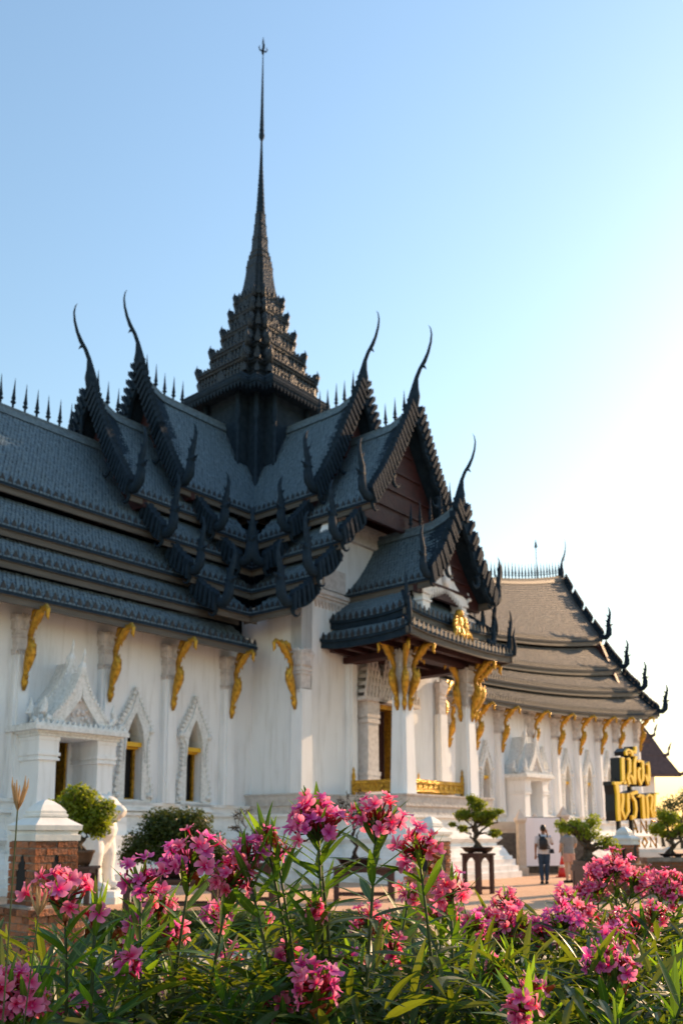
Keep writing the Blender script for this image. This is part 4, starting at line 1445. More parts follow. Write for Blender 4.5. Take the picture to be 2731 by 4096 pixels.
def brick_post(loc, label, top=1.42, hw=.25, n_side=4):
    t = thing('brick_post', label, 'gate post', loc, AX, 'brick gate posts with white caps')
    c = MB()
    sq_loft(c, [(-.02, hw + .055), (.70, hw + .055), (.76, hw + .055), (.775, hw - .014), (top, hw - .014)])
    part('mortar_core', c, M['mortar'], t)
    rows = round(top / .074)
    pit = top / rows
    sides = (0, 1, 2, 3)
    for k in sides:
        rot = Matrix.Rotation(k * math.pi / 2, 4, 'Z')
        for r in range(rows):
            z = (r + .5) * pit
            h = hw + .07 if z < .70 else (hw + .1 if z < .78 else hw)
            n = 3 if z < .78 else 2
            off = .12 if (r + k) % 2 else 0
            w = (2 * h) / n
            for i in range(n + (1 if off else 0)):
                x0 = -h + i * w - off
                x1 = min(x0 + w, h)
                x0 = max(x0, -h)
                if x1 - x0 < .05:
                    continue
                xc = (x0 + x1) / 2
                hole = .84 < z < 1.27 and abs(xc) < .5
                segs = [(x0, x1)]
                if hole:
                    hwn = .085 * (1.0 if z < 1.08 else max(.15, 1 - (z - 1.08) / .2))
                    segs = [(x0, min(x1, -hwn)), (max(x0, hwn), x1)]
                for a, e in segs:
                    if e - a < .03:
                        continue
                    d = rnd.uniform(-.008, .008)
                    m = rot @ Matrix.Translation(((a + e) / 2, -h + .05 + d, z)) @ Matrix.Diagonal(((e - a - .012) / .235, 1, 1, 1))
                    copy_at(rnd.choice(BRICKS), 'brick', t, m)
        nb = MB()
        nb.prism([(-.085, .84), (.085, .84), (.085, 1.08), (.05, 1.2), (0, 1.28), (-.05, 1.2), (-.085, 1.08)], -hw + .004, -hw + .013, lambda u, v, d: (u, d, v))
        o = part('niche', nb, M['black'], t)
        o.matrix_basis = rot
    c = MB()
    sq_loft(c, [(top, hw + .012), (top + .06, hw + .016), (top + .065, hw - .01), (top + .10, hw - .005), (top + .11, hw + .022), (top + .16, hw + .026), (top + .175, hw + .0), (top + .215, hw - .06), (top + .245, hw - .1), (top + .25, hw - .085),
                (top + .275, hw - .085), (top + .28, hw - .10), (top + .31, hw - .10), (top + .37, hw - .145), (top + .415, hw - .2), (top + .43, hw - .235)])
    part('cap', c, M['statue'], t)
    return t

brick_post((-3.13, 9.3, 0), 'weathered brick gate post with white stepped cap beside round green bonsai', 1.42, .25)
brick_post((1.58, 15.6, 0), 'brick gate post with white cap, half hidden behind tall central oleander', 1.36, .25)
brick_post((6.9, 21.5, 0), 'brick gate post with white cap in front of yellow letter sign', 1.22, .25)


# ------------------------------------------------------------------ foliage, bonsai trees, stands
def leaves(b, blobs, n, size, shell=.55, seed=1):
    r = random.Random(seed)
    tot = sum(q[1] ** 2 for q in blobs)
    for c, rad, sq in blobs:
        k = int(n * rad ** 2 / tot)
        for _ in range(k):
            v = Vector((r.gauss(0, 1), r.gauss(0, 1), r.gauss(0, 1))).normalized()
            d = rad * (shell + (1 - shell) * r.random()) * (1 + r.uniform(-.12, .12))
            p = Vector((c[0] + v.x * d, c[1] + v.y * d, c[2] + v.z * d * sq))
            e = Vector((r.gauss(0, 1), r.gauss(0, 1), r.gauss(0, 1) + .3)).normalized()
            nrm = (v * .7 + Vector((r.gauss(0, .6), r.gauss(0, .6), r.gauss(0, .6) + .4))).normalized()
            e = (e - nrm * e.dot(nrm)).normalized()
            f = nrm.cross(e)
            s = size * r.uniform(.7, 1.3)
            b.add([p - e * s, p - f * s * .5 + nrm * s * .1, p + e * s, p + f * s * .5 + nrm * s * .1], [(0, 1, 2, 3)])


def limb(b, p0, p1, r0, r1, bend=.12, seed=1, n=5):
    r = random.Random(seed)
    P0, P1 = Vector(p0), Vector(p1)
    L = (P1 - P0).length
    pts, rad = [], []
    for i in range(n + 1):
        u = i / n
        w = math.sin(math.pi * u) * bend * L
        pts.append(P0.lerp(P1, u) + Vector((r.uniform(-1, 1) * w, r.uniform(-1, 1) * w, r.uniform(-.4, .4) * w)))
        rad.append(lerp(r0, r1, u))
    b.tube(pts, rad, 7)
    return pts


def bonsai(name, label, loc, h, crown, trunk_r, m=None, n=1800, size=.04, seed=3, cat='bonsai tree', bare=False, group='bonsai trees on the forecourt'):
    """crown: list of (offset, radius, squash) clumps relative to the soil"""
    t = thing(name, label, cat, loc, 0, group)
    r = random.Random(seed)
    b = MB()
    top = (r.uniform(-.05, .05), r.uniform(-.05, .05), h)
    pts = limb(b, (0, 0, -.02), top, trunk_r, trunk_r * .5, .16, seed)
    for k in range(5):
        an = k * 1.3 + seed
        b.tube([(0, 0, .1), (math.cos(an) * trunk_r * 1.0, math.sin(an) * trunk_r * 1.0, .05), (math.cos(an) * trunk_r * 2.0, math.sin(an) * trunk_r * 2.0, -.02)], [trunk_r * .7, trunk_r * .45, trunk_r * .15], 6)
    part('trunk', b, M['bark'] if not bare else M['barkdark'], t, True)
    for i, (c, rad, sq) in enumerate(crown):
        b = MB()
        p = pts[2 + i % 4]
        lp = limb(b, p, c, trunk_r * .42, trunk_r * .1, .2, seed + i * 7)
        for k in range(6 if bare else 3):
            q = lp[2 + k % 4]
            v = Vector((r.gauss(0, 1), r.gauss(0, 1), abs(r.gauss(0, .8)) * sq)).normalized() * rad
            lq = limb(b, q, Vector(c) + v, trunk_r * .16, .006, .2, seed + i * 31 + k, 4)
            if bare:
                for _ in range(5):
                    v2 = Vector((r.gauss(0, 1), r.gauss(0, 1), r.gauss(0.3, .6))).normalized() * rad * .6
                    limb(b, lq[3], lq[3] + v2, .008, .003, .2, r.randrange(999), 3)
        part('branch', b, M['bark'] if not bare else M['barkdark'], t, True)
    b = MB()
    leaves(b, crown, n, size, .35 if not bare else .7, seed)
    part('foliage', b, m or M['bonsaileaf'], t, kind='stuff')
    return t


def stand(label, loc, w, d, h, rz=0.0, arch=True, group='dark wooden bonsai stands'):
    t = thing('plant_stand', label, 'stand', loc, rz, group)
    b = MB()
    b.box(-w / 2 - .03, w / 2 + .03, -d / 2 - .03, d / 2 + .03, h - .05, h)
    part('top', b, M['stain'], t)
    L = .045 if w < 1 else .06
    for x in (-1, 1):
        for y in (-1, 1):
            b = MB()
            xc, yc = x * (w / 2 - L), y * (d / 2 - L)
            b.box(xc - L, xc + L, yc - L, yc + L, 0, h - .051)
            part('leg', b, M['stain'], t)
    for k, (ln, of) in enumerate(((w, d), (d, w), (w, d), (d, w))):
        b = MB()
        half = ln / 2 - 2 * L - .002
        n = 10
        top_z = h - .055
        low = [(lerp(-half, half, i / n), h - .05 - .06 - .22 * min(h, .8) * abs(2 * i / n - 1) ** 2.4) for i in range(n + 1)] if arch else [(-half, h - .14), (half, h - .14)]
        poly = [(-half, top_z), (half, top_z)] + [(x, z) for x, z in reversed(low)]
        rot = Matrix.Rotation(k * math.pi / 2, 4, 'Z')
        b.prism(poly, of / 2 - L - .02, of / 2 - L + .02, lambda u, v, dd: (u, dd, v))
        o = part('apron', b, M['stain'], t)
        o.matrix_basis = rot
        b = MB()
        b.box(-half, half, of / 2 - L - .02, of / 2 - L + .02, .12, .17)
        o = part('stretcher', b, M['stain'], t)
        o.matrix_basis = rot
    return t


def pot(name, label, loc, r, h, m, oval=1.0, feet=False, rz=0.0):
    t = thing(name, label, 'plant pot', loc, rz, 'bonsai pots')
    b = MB()
    b.lathe([(r * .7, .02), (r * .82, h * .35), (r * .93, h * .8), (r * 1.0, h * .84), (r * 1.02, h), (r * .92, h), (r * .9, h * .86), (.01, h * .86)], 18)
    b.v = [(x, y * oval, z) for x, y, z in b.v]
    part('bowl', b, m, t, True)
    b = MB()
    b.lathe([(r * .88, h * .87), (r * .5, h * .93), (.01, h * .95)], 14)
    b.v = [(x, y * oval, z) for x, y, z in b.v]
    part('soil', b, M['soil'], t)
    for k in range(4):
        b = MB()
        an = math.pi / 4 + k * math.pi / 2
        b.lathe([(r * .12, 0), (r * .15, .03)], 8, (math.cos(an) * r * .6, math.sin(an) * r * .6 * oval, 0))
        part('foot', b, m, t)
    return t


# 1 round green bonsai by the left post
stand('dark wooden stand with arched apron under brown clay pot behind left brick post', (-4.98, 16.75, 0), .62, .62, .88, R(0))
pot('bonsai_pot', 'brown clay bonsai pot with ribbed rim beside white lion statue', (-4.98, 16.75, .88), .30, .30, M['pot'])
bonsai('bonsai', 'bright green round-crowned bonsai growing from brown clay pot behind brick post', (-4.98, 16.75, 1.15), .55,
       [((-.02, 0, .85), .46, .8), ((-.40, .05, .80), .30, .8), ((.36, 0, .72), .34, .85), ((0, -.15, 1.06), .32, .72), ((.30, .1, .46), .28, .8), ((-.62, 0, .86), .11, .8), ((.05, -.12, .52), .28, .7), ((.52, 0, .85), .16, 1)], .085, n=5200, size=.045, seed=4)
# 2 big dark dome
stand('wide dark wooden stand under the big dark green dome bonsai', (-3.25, 17.3, 0), 1.8, .8, .62, 0)
pot('bonsai_pot', 'wide dark bonsai pot under the big dark green dome crown', (-3.25, 17.3, .62), .62, .18, M['potdark'], .55)
bonsai('bonsai', 'large dark green bonsai clipped to a wide dome, on wide dark stand', (-3.25, 17.3, .78), .4,
       [((-.58, 0, .48), .50, .75), ((.5, 0, .48), .52, .7), ((0, 0, .74), .60, .85), ((-.25, -.1, .88), .45, .8), ((.32, .05, .92), .40, .75), ((-.88, 0, .28), .26, .8), ((.92, 0, .25), .27, .7), ((.05, -.2, .35), .5, .6)], .13, M['bushleaf'], 16000, .038, 8)
# 3, 4 almost leafless ones
stand('dark wooden stand under small leafless bonsai beside the dark dome bonsai', (-1.97, 18.5, 0), 1.2, .6, .88, 0)
pot('bonsai_pot', 'dark shallow pot of small leafless bonsai left of centre', (-1.97, 18.5, .88), .36, .14, M['potdark'], .7)
bonsai('bonsai', 'small leafless bonsai with dark forked trunk in front of carved plinth', (-1.97, 18.5, 1.0), .5, [((-.08, 0, .86), .24, .6), ((.32, 0, .72), .14, .6), ((-.34, 0, .6), .12, .5)], .05, M['leafdry'], 160, .02, 12, bare=True)
stand('dark wooden stand under leafless bonsai right behind the tallest oleander', (.5, 20.0, 0), 1.35, .7, .74, 0)
pot('bonsai_pot', 'dark oblong pot of leafless bonsai right behind the tallest oleander', (.38, 20.0, .74), .5, .2, M['potdark'], .6)
bonsai('bonsai', 'leafless bonsai with wiry spreading twigs below gilded railing', (.3, 20.0, .92), .75, [((0, 0, 1.35), .28, .7), ((.28, 0, 1.1), .2, .6), ((-.36, 0, 1.2), .2, .6), ((.1, 0, .95), .2, .5)], .055, M['leafdry'], 120, .02, 21, bare=True)
# 5 open green bonsai on the tall arched stand
stand('tall dark stand with arched openings before white stepped plinth', (3.42, 22.2, 0), .56, .56, 1.0, R(40))
pot('bonsai_pot', 'shallow dark tray pot with feet on tall arched stand', (3.42, 22.2, 1.0), .42, .15, M['potdark'], .7)
bonsai('bonsai', 'open-crowned light green bonsai with gnarled trunk on tall arched stand', (3.42, 22.2, 1.13), .62,
       [((0, 0, 1.08), .26, .7), ((-.34, 0, .82), .25, .6), ((.34, 0, .84), .25, .6), ((.02, -.1, .8), .24, .6), ((-.36, 0, .48), .16, .6), ((.44, 0, .36), .17, .7), ((-.62, 0, .58), .10, .7), ((.2, 0, .62), .2, .5), ((-.12, 0, 1.24), .16, .7), ((.58, 0, .92), .12, .7)], .075, n=3000, size=.045, seed=31)
# 6 bushy bonsai on a brown box beside the visitors
t = thing('planter_box', 'large brown brick planter box under bushy bonsai beside the visitors', 'planter', (5.82, 20.0, 0), R(4))
b = MB()
b.box(-.45, .45, -.4, .4, 0, .70)
b.box(-.5, .5, -.45, .45, .70, .78)
b.box(-.47, .47, -.42, .42, .78, .88)
part('box', b, M['stain'], t)
bb = MB()
for r_ in range(8):
    for i in range(4):
        x = -.45 + (i + (.5 if r_ % 2 else 0)) * .235
        if x + .22 <= .47:
            bb.box(x, x + .22, -.415, -.401, .03 + r_ * .08, .095 + r_ * .08)
part('brickwork', bb, M['brick'], t, kind='stuff')
stand('small dark stand with arch beside brown planter box and red cone', (5.72, 20.75, 0), .5, .5, .68, R(3))
bonsai('bonsai', 'bushy grey-green bonsai with thick dark trunk on brown planter box', (5.60, 20.0, .87), .4,
       [((0, 0, .62), .30, .7), ((-.50, 0, .72), .24, .6), ((.40, 0, .42), .26, .7), ((.12, 0, .92), .2, .8), ((-.2, -.1, .76), .22, .7), ((.62, 0, .28), .16, .8), ((-.62, 0, .84), .16, .8), ((-.3, 0, .86), .18, .7)], .14, n=2400, size=.036, seed=44)
# 7 bonsai on the garden wall at the right edge
t = thing('garden_wall', 'low brown brick garden wall right of sign, carrying a bonsai', 'wall', (7.55, 22.1, 0), R(6))
b = MB()
b.box(0, 6, -.2, .2, 0, .80)
b.box(-.03, 6.0, -.24, .24, .80, .90)
part('wall_core', b, M['mortar'], t)
bb = MB()
for r_ in range(10):
    for i in range(25):
        x = (i + (.5 if r_ % 2 else 0)) * .24
        bb.box(x, x + .228, -.214, -.201, .015 + r_ * .078, .082 + r_ * .078)
part('brickwork', bb, M['brick'], t, kind='stuff')
pot('bonsai_pot', 'very shallow dark pot on low brick garden wall', (8.3, 22.2, .90), .34, .09, M['potdark'], .7)
bonsai('bonsai', 'leaning green bonsai on low brick garden wall at right edge', (8.25, 22.2, .97), .5,
       [((.05, 0, .9), .28, .7), ((-.28, 0, .62), .26, .7), ((.34, 0, .6), .26, .7), ((0, 0, .5), .22, .6), ((.55, 0, .82), .18, .8), ((-.1, 0, 1.0), .2, .7), ((.6, 0, .4), .15, .8)], .08, n=2600, size=.042, seed=52)

# clipped hedges
def hedge(label, x0, x1, y0, y1, h, n, size=.03):
    t = thing('hedge', label, 'hedge', ((x0 + x1) / 2, (y0 + y1) / 2, 0))
    b = MB()
    hx, hy = (x1 - x0) / 2, (y1 - y0) / 2
    b.box(-hx + .05, hx - .05, -hy + .05, hy - .05, -.02, h - .06)
    part('twigs', b, M['leafdark'], t)
    b = MB()
    r = random.Random(int(x0 * 10))
    for _ in range(n):
        k = r.random()
        if k < .5:
            p = Vector((r.uniform(-hx, hx), r.uniform(-hy, hy), h + r.gauss(-.01, .02)))
        else:
            p = Vector((r.uniform(-hx, hx), -hy + r.gauss(.01, .02), r.uniform(0, h)))
        e = Vector((r.gauss(0, 1), r.gauss(0, 1), r.gauss(0.3, 1))).normalized()
        f = e.orthogonal().normalized()
        s = size * r.uniform(.6, 1.3)
        b.add([p - e * s, p - f * s * .5, p + e * s, p + f * s * .5], [(0, 1, 2, 3)])
    part('foliage', b, M['hedge'], t, kind='stuff')

hedge('low clipped green hedge along pavement behind the left oleanders', -3.4, 1.0, 11.9, 12.6, .40, 9000, .032)
hedge('low green hedge in front of brick garden wall at right edge', 7.2, 10.5, 19.8, 20.4, .5, 4000, .035)

# ------------------------------------------------------------------ guardian lion
def blended(name, mb, m, parent, voxel, smooth=2):
    o = part(name, mb, m, parent, True)
    md = o.modifiers.new('remesh', 'REMESH')
    md.mode = 'VOXEL'
    md.voxel_size = voxel
    md.use_smooth_shade = True
    if smooth:
        sm = o.modifiers.new('smooth', 'SMOOTH')
        sm.iterations = smooth
        sm.factor = .5
    return o

t = thing('lion_statue', 'white guardian lion statue seated on slab behind round green bonsai', 'statue', (-5.55, 19.75, .26), R(-18))
b = MB()
b.tube([(-.62, 0, .42), (-.35, 0, .62), (0, 0, 1.0), (.16, 0, 1.3), (.22, 0, 1.6)], [.34, .38, .38, .33, .26], 14, 1.0, (0, 1, 0))
b.ball((.18, 0, 1.32), .36, 12, 8, (1, 1.05, 1))
b.ball((.34, 0, 1.80), .27, 12, 8)
b.tube([(.45, 0, 1.76), (.68, 0, 1.70), (.76, 0, 1.66)], [.18, .15, .1], 10)
b.tube([(.42, 0, 1.62), (.64, 0, 1.56)], [.12, .08], 8)
for g in (1, -1):
    b.tube([(.16, g * .22, 1.15), (.24, g * .25, .8), (.24, g * .25, .45), (.28, g * .25, .14)], [.21, .17, .13, .135], 10)
    b.ball((.40, g * .25, .09), .15, 10, 6, (1.25, 1, .62))
    for k in (-1, 0, 1):
        b.ball((.54, g * .25 + k * .075, .06), .06, 7, 5)
    b.tube([(-.5, g * .24, .5), (-.15, g * .34, .52), (.0, g * .36, .42)], [.28, .24, .17], 10)
    b.tube([(.0, g * .36, .42), (-.28, g * .36, .14), (-.1, g * .37, .08), (.06, g * .37, .07)], [.16, .11, .11, .1], 9)
    b.tube([(.26, g * .18, 1.98), (.22, g * .22, 2.1), (.2, g * .22, 2.18)], [.08, .06, .02], 7)
    b.ball((.56, g * .11, 1.86), .05, 7, 5)
b.tube([(-.8, 0, .25), (-1.0, 0, .5), (-.92, 0, .9), (-1.0, 0, 1.2)], [.09, .08, .08, .03], 8)
for k in range(14):
    an = k / 14 * 2 * math.pi
    b.tube([(.2 + .05 * math.cos(an), .27 * math.sin(an), 1.75 + .27 * math.cos(an)), (.12, .38 * math.sin(an), 1.7 + .36 * math.cos(an)), (.02, .44 * math.sin(an), 1.62 + .42 * math.cos(an))], [.09, .075, .02], 6)
blended('body', b, M['statue'], t, .024, 2)
tb = thing('statue_slab', 'low white slab under the seated white lion statue', 'plinth', (-5.45, 19.75, 0), R(-18))
b = MB()
b.box(-1.05, .85, -.55, .55, 0, .14)
b.box(-1.0, .80, -.5, .5, .14, .26, .02, .02)
part('slab', b, M['base'], tb)

# ------------------------------------------------------------------ visitors
def hand(b, w, d, side, curl=.3):
    """palm with four fingers and a thumb at wrist w pointing along d"""
    W, D = Vector(w), Vector(d).normalized()
    sdir = D.cross(Vector((0, 1, 0)))
    sdir = sdir.normalized() if sdir.length > .1 else Vector((1, 0, 0))
    n = sdir.cross(D).normalized()
    b.tube([W, W + D * .05, W + D * .09], [.026, .036, .034], 8, .55, n)
    for k in range(4):
        o = W + D * .085 + sdir * (k - 1.5) * .018
        L = (.062, .075, .07, .055)[k]
        b.tube([o, o + D * L * .5 + n * .006, o + D * L * (1 - curl * .3) + n * L * curl], [.0095, .009, .007], 6)
    o = W + D * .03 + sdir * side * .03
    b.tube([o, o + D * .03 + sdir * side * .02, o + D * .06 + sdir * side * .022 + n * .015], [.012, .011, .008], 6)


def person(label, loc, rz, pose, shirt, lower, short, skin, k=1.0, hair_len=.0):
    t = thing('person', label, 'person', loc, rz)
    b = MB()
    # torso, neck, head
    b.tube([(0, 0, .84), (0, 0, .95), (0, .005, 1.08), (0, .01, 1.25), (0, 0, 1.38), (0, 0, 1.44)], [.15, .165, .145, .17, .165, .10], 14, .64, (0, 1, 0))
    b.tube([(0, 0, 1.40), (0, .0, 1.47), (0, .015, 1.53)], [.065, .056, .056], 10)
    b.ball((0, .02, 1.615), .103, 14, 10, (.78, .95, 1.16))
    b.tube([(0, .10, 1.62), (0, .135, 1.59)], [.016, .018], 6)
    b.ball((0, .105, 1.565), .02, 7, 5, (1.3, .6, .5))
    for g in (1, -1):
        b.ball((g * .083, .01, 1.61), .028, 7, 5, (.4, .7, 1.2))
        b.ball((g * .03, .10, 1.635), .013, 6, 5)
        sh = (g * .175, 0, 1.395)
        el, wr = pose['arm'][g]
        b.tube([sh, tuple(lerp(sh[i], el[i], .5) for i in range(3)), el], [.058, .048, .04], 9)
        b.tube([el, tuple(lerp(el[i], wr[i], .5) for i in range(3)), wr], [.041, .036, .026], 9)
        hand(b, wr, tuple(wr[i] - el[i] for i in range(3)), -g, .5)
        hp, kn, an = pose['leg'][g]
        b.tube([hp, tuple(lerp(hp[i], kn[i], .5) for i in range(3)), kn], [.094, .078, .056], 10)
        b.tube([kn, tuple(lerp(kn[i], an[i], .35) for i in range(3)), an], [.056, .058, .036], 10)
        b.tube([(an[0], an[1] - .05, .04), (an[0], an[1] + .05, .04), (an[0] + g * .01, an[1] + .17, .03)], [.04, .042, .032], 8)
    blended('body', b, skin, t, .011, 1)
    # shirt
    b = MB()
    b.tube([(0, 0, .88), (0, 0, .98), (0, .005, 1.1), (0, .01, 1.25), (0, 0, 1.38), (0, 0, 1.455)], [.178, .178, .165, .188, .182, .085], 16, .70, (0, 1, 0))
    for g in (1, -1):
        sh = (g * .165, 0, 1.40)
        el, wr = pose['arm'][g]
        mid = tuple(lerp(sh[i], el[i], .78) for i in range(3))
        b.tube([sh, tuple(lerp(sh[i], mid[i], .5) for i in range(3)), mid], [.076, .07, .068], 10)
    blended('shirt', b, shirt, t, .013, 2)
    # trousers or shorts
    b = MB()
    b.tube([(0, 0, .82), (0, 0, .9), (0, 0, .99)], [.15, .172, .158], 14, .72, (0, 1, 0))
    for g in (1, -1):
        hp, kn, an = pose['leg'][g]
        if short:
            e = tuple(lerp(hp[i], kn[i], .62) for i in range(3))
            b.tube([hp, e], [.108, .105], 10)
        else:
            b.tube([hp, tuple(lerp(hp[i], kn[i], .5) for i in range(3)), kn], [.104, .088, .068], 10)
            b.tube([kn, tuple(lerp(kn[i], an[i], .4) for i in range(3)), (an[0], an[1], an[2] + .02)], [.068, .066, .055], 10)
    blended('shorts' if short else 'trousers', b, lower, t, .013, 2)
    # hair and shoes
    b = MB()
    b.ball((0, .002, 1.642), .106, 14, 10, (.82, .98, 1.08))
    if hair_len:
        b.tube([(0, -.06, 1.64), (0, -.09, 1.5), (0, -.09, 1.64 - hair_len)], [.08, .075, .04], 10, .6, (0, 1, 0))
    b.v = [(x, y if not (y > .05 and z < 1.67) else .05, z) for x, y, z in b.v]
    part('hair', b, M['hair'], t, True)
    for g in (1, -1):
        an = pose['leg'][g][2]
        s = MB()
        s.tube([(an[0], an[1] - .075, .045), (an[0], an[1] + .05, .05), (an[0] + g * .012, an[1] + .20, .035)], [.045, .05, .036], 9)
        s.box(an[0] - .045, an[0] + .045, an[1] - .1, an[1] + .21, -.0, .02)
        part('shoe', s, M['shoe'], t, True)
    return t

p1 = person('man with black backpack and dark jeans standing before white banner, hand to face', (6.04, 26.4, 0), R(-8),
            {'arm': {-1: ((-.235, -.02, 1.12), (-.245, .0, .86)), 1: ((.27, .12, 1.16), (.12, .20, 1.5))},
             'leg': {-1: ((-.085, 0, .88), (-.09, .01, .47), (-.075, -.03, .08)), 1: ((.085, 0, .88), (.085, .02, .47), (.06, .04, .08))}},
            M['tee'], M['denim'], False, M['skin'])
t = thing('backpack', 'black backpack slung across the back of the man in white', 'backpack', (6.04, 26.4, 0), R(-8))
b = MB()
b.tube([(-.02, -.17, 1.02), (-.02, -.2, 1.15), (-.02, -.185, 1.32), (-.02, -.16, 1.39)], [.11, .135, .125, .06], 12, .55, (0, 1, 0))
part('bag', b, M['bagm'], t, True)
for g in (1, -1):
    s = MB()
    s.tube([(g * .1, -.14, 1.36), (g * .12, -.04, 1.475), (g * .125, .1, 1.40), (g * .14, .13, 1.25), (g * .17, .06, 1.1), (g * .12, -.12, 1.04)], [.022] * 6, 6, .5)
    part('strap', s, M['bagm'], t, True)
t = thing('hip_bag', 'small black camera bag at the right hip of the man in white', 'bag', (6.04, 26.4, 0), R(-8))
b = MB()
b.box(.17, .30, -.1, .08, .9, 1.03, .02, .02)
b.tube([(.19, -.0, 1.02), (.1, -.14, 1.2), (-.12, -.13, 1.42)], [.015] * 3, 6)
part('pouch', b, M['bagm'], t)
person('person in grey tee and pink shorts, head hidden by bonsai leaves', (6.94, 27.0, 0), R(12),
       {'arm': {-1: ((-.25, .02, 1.13), (-.20, .18, .98)), 1: ((.25, .02, 1.13), (.22, .2, 1.0))},
        'leg': {-1: ((-.085, 0, .88), (-.09, .01, .47), (-.09, -.02, .08)), 1: ((.085, 0, .88), (.085, .03, .47), (.08, .02, .08))}},
       M['greytee'], M['shorts'], True, M['skinlight'], hair_len=.2)

t = thing('traffic_cone', 'red traffic cone with pale band on pavement between the visitors', 'traffic cone', (7.54, 30.3, 0))
b = MB(); b.box(-.19, .19, -.19, .19, 0, .035); part('foot', b, M['cone'], t)
b = MB(); b.lathe([(.155, .035), (.10, .33)], 14); b.lathe([(.082, .43), (.03, .70), (.02, .71)], 14); part('cone', b, M['cone'], t, True)
b = MB(); b.lathe([(.104, .33), (.086, .43)], 14); part('band', b, M['conew'], t, True)

# ------------------------------------------------------------------ terrace balustrade, banner
def stone_post(loc, h, label, m='stonebeige'):
    t = thing('stone_post', label, 'post', loc, R(12), 'pyramid-capped stone posts')
    b = MB()
    sq_loft(b, [(0, .19), (.28, .19), (.30, .15), (.36, .13), (h - .3, .12), (h - .28, .15), (h - .2, .16)])
    part('shaft', b, M[m], t)
    b = MB()
    sq_loft(b, [(h - .2, .18), (h - .12, .18), (h - .11, .14), (h + .12, .05), (h + .2, .004)])
    part('cap', b, M['pinkcap'], t)

stone_post((6.42, 31.6, 0), 2.15, 'beige stone post with pyramid cap at left edge of white banner')
stone_post((8.3, 32.9, 0), 2.3, 'pinkish stone post with pyramid cap at right edge of white banner')
stone_post((7.75, 35.2, 0), 2.1, 'distant pale stone post whose pyramid cap shows above white banner')
t = thing('banner', 'plain white vinyl banner hung between stone posts behind the visitors', 'banner', (6.66, 31.9, 0), R(22))
b = MB()
N = 12
b.loft([[(lerp(0, 1.5, i / N), .012 * math.sin(i * 1.1) - .006, .32), (lerp(0, 1.5, i / N), .012 * math.sin(i * 1.1) + .006, .32),
         (lerp(0, 1.5, i / N), .012 * math.sin(i * 1.1 + .5) + .006, 2.05), (lerp(0, 1.5, i / N), .012 * math.sin(i * 1.1 + .5) - .006, 2.05)] for i in range(N + 1)])
part('sheet', b, M['banner'], t)
for z in (.31, 2.06):
    b = MB(); b.tube([(-.1, .03, z), (1.6, .03, z)], .018, 6); part('rail', b, M['pvc'], t)
for x in (-.06, 1.56):
    b = MB(); b.tube([(x, .03, 0), (x, .03, 2.1)], .02, 6); part('pole', b, M['pvc'], t)
t = thing('terrace_wall', 'dark grey stone terrace wall with pale rail left of white banner', 'wall', (5.0, 33.2, 0), R(8))
b = MB(); b.box(-.3, 4.6, 0, .4, 0, 1.5); part('wall_face', b, M['darkstone'], t)
b = MB(); b.box(-.3, 4.6, -.06, .46, 1.62, 1.92); b.box(-.3, 4.6, -.03, .43, 1.5, 1.62); part('rail', b, M['stonebeige'], t)
b = MB()
for r_ in range(9):
    for i in range(12):
        x = -.3 + (i + (.5 if r_ % 2 else 0)) * .4
        if x + .38 < 4.6:
            b.box(x, x + .385, -.016, -.002, .01 + r_ * .165, .16 + r_ * .165)
part('stonework', b, M['darkstone'], t, kind='stuff')

# ------------------------------------------------------------------ yellow letter sign
SA, SB = -0.6, 15.6
sw = Vector((-3.55, 34.36, 0)) + Vector((math.cos(AX), math.sin(AX), 0)) * SA + Vector((math.sin(AX), -math.cos(AX), 0)) * SB
sign = thing('letter_sign', 'tall yellow Thai letters on black backing, standing behind brick post', 'sign', sw, AX)

def cs(x, y):
    return (-2.06 + (x - 240) * .003778 - (y - 850) * .000195 - SA, 2.82 + (x - 240) * .00016 - (y - 850) * .00137)

STROKES = [
    ([(392, 372), (398, 600), (408, 860)], 62), ([(408, 820), (440, 850), (428, 900)], 48),
    ([(480, 410), (508, 385), (522, 420), (522, 640), (500, 720), (490, 790), (522, 900)], 52), ([(500, 700), (560, 745), (606, 895)], 48), ([(640, 330), (612, 470), (612, 700), (616, 900)], 54),
    ([(668, 440), (720, 420), (765, 430), (776, 620), (770, 800), (738, 910), (692, 770), (684, 620), (712, 560)], 54),
    ([(842, 500), (872, 440), (888, 560), (896, 800), (893, 920), (822, 690), (815, 720)], 54),
    ([(466, 325), (452, 255), (486, 205), (545, 225), (576, 335)], 44), ([(500, 290), (515, 262)], 34), ([(628, 130), (634, 200), (622, 280)], 40), ([(575, 300), (600, 215)], 30),
    ([(240, 878), (380, 872)], 62), ([(292, 900), (318, 1090), (326, 1400), (342, 1595)], 62),
    ([(396, 1075), (402, 1190), (386, 1400), (442, 1575), (502, 1430), (494, 1240), (492, 1075)], 54),
    ([(540, 1110), (610, 1070), (670, 1050)], 70), ([(560, 1120), (628, 1240), (644, 1400), (622, 1560), (580, 1585), (576, 1510)], 50),
    ([(690, 1160), (712, 1110), (765, 1120), (776, 1350), (792, 1595)], 58),
    ([(868, 1595), (862, 1350), (848, 1160), (905, 1110), (952, 1150), (950, 1250), (932, 1400), (965, 1570), (1000, 1420), (1012, 1090)], 50), ([(985, 1590), (1028, 1480), (1042, 1590)], 40), ([(1020, 1100), (1085, 1095)], 34)]


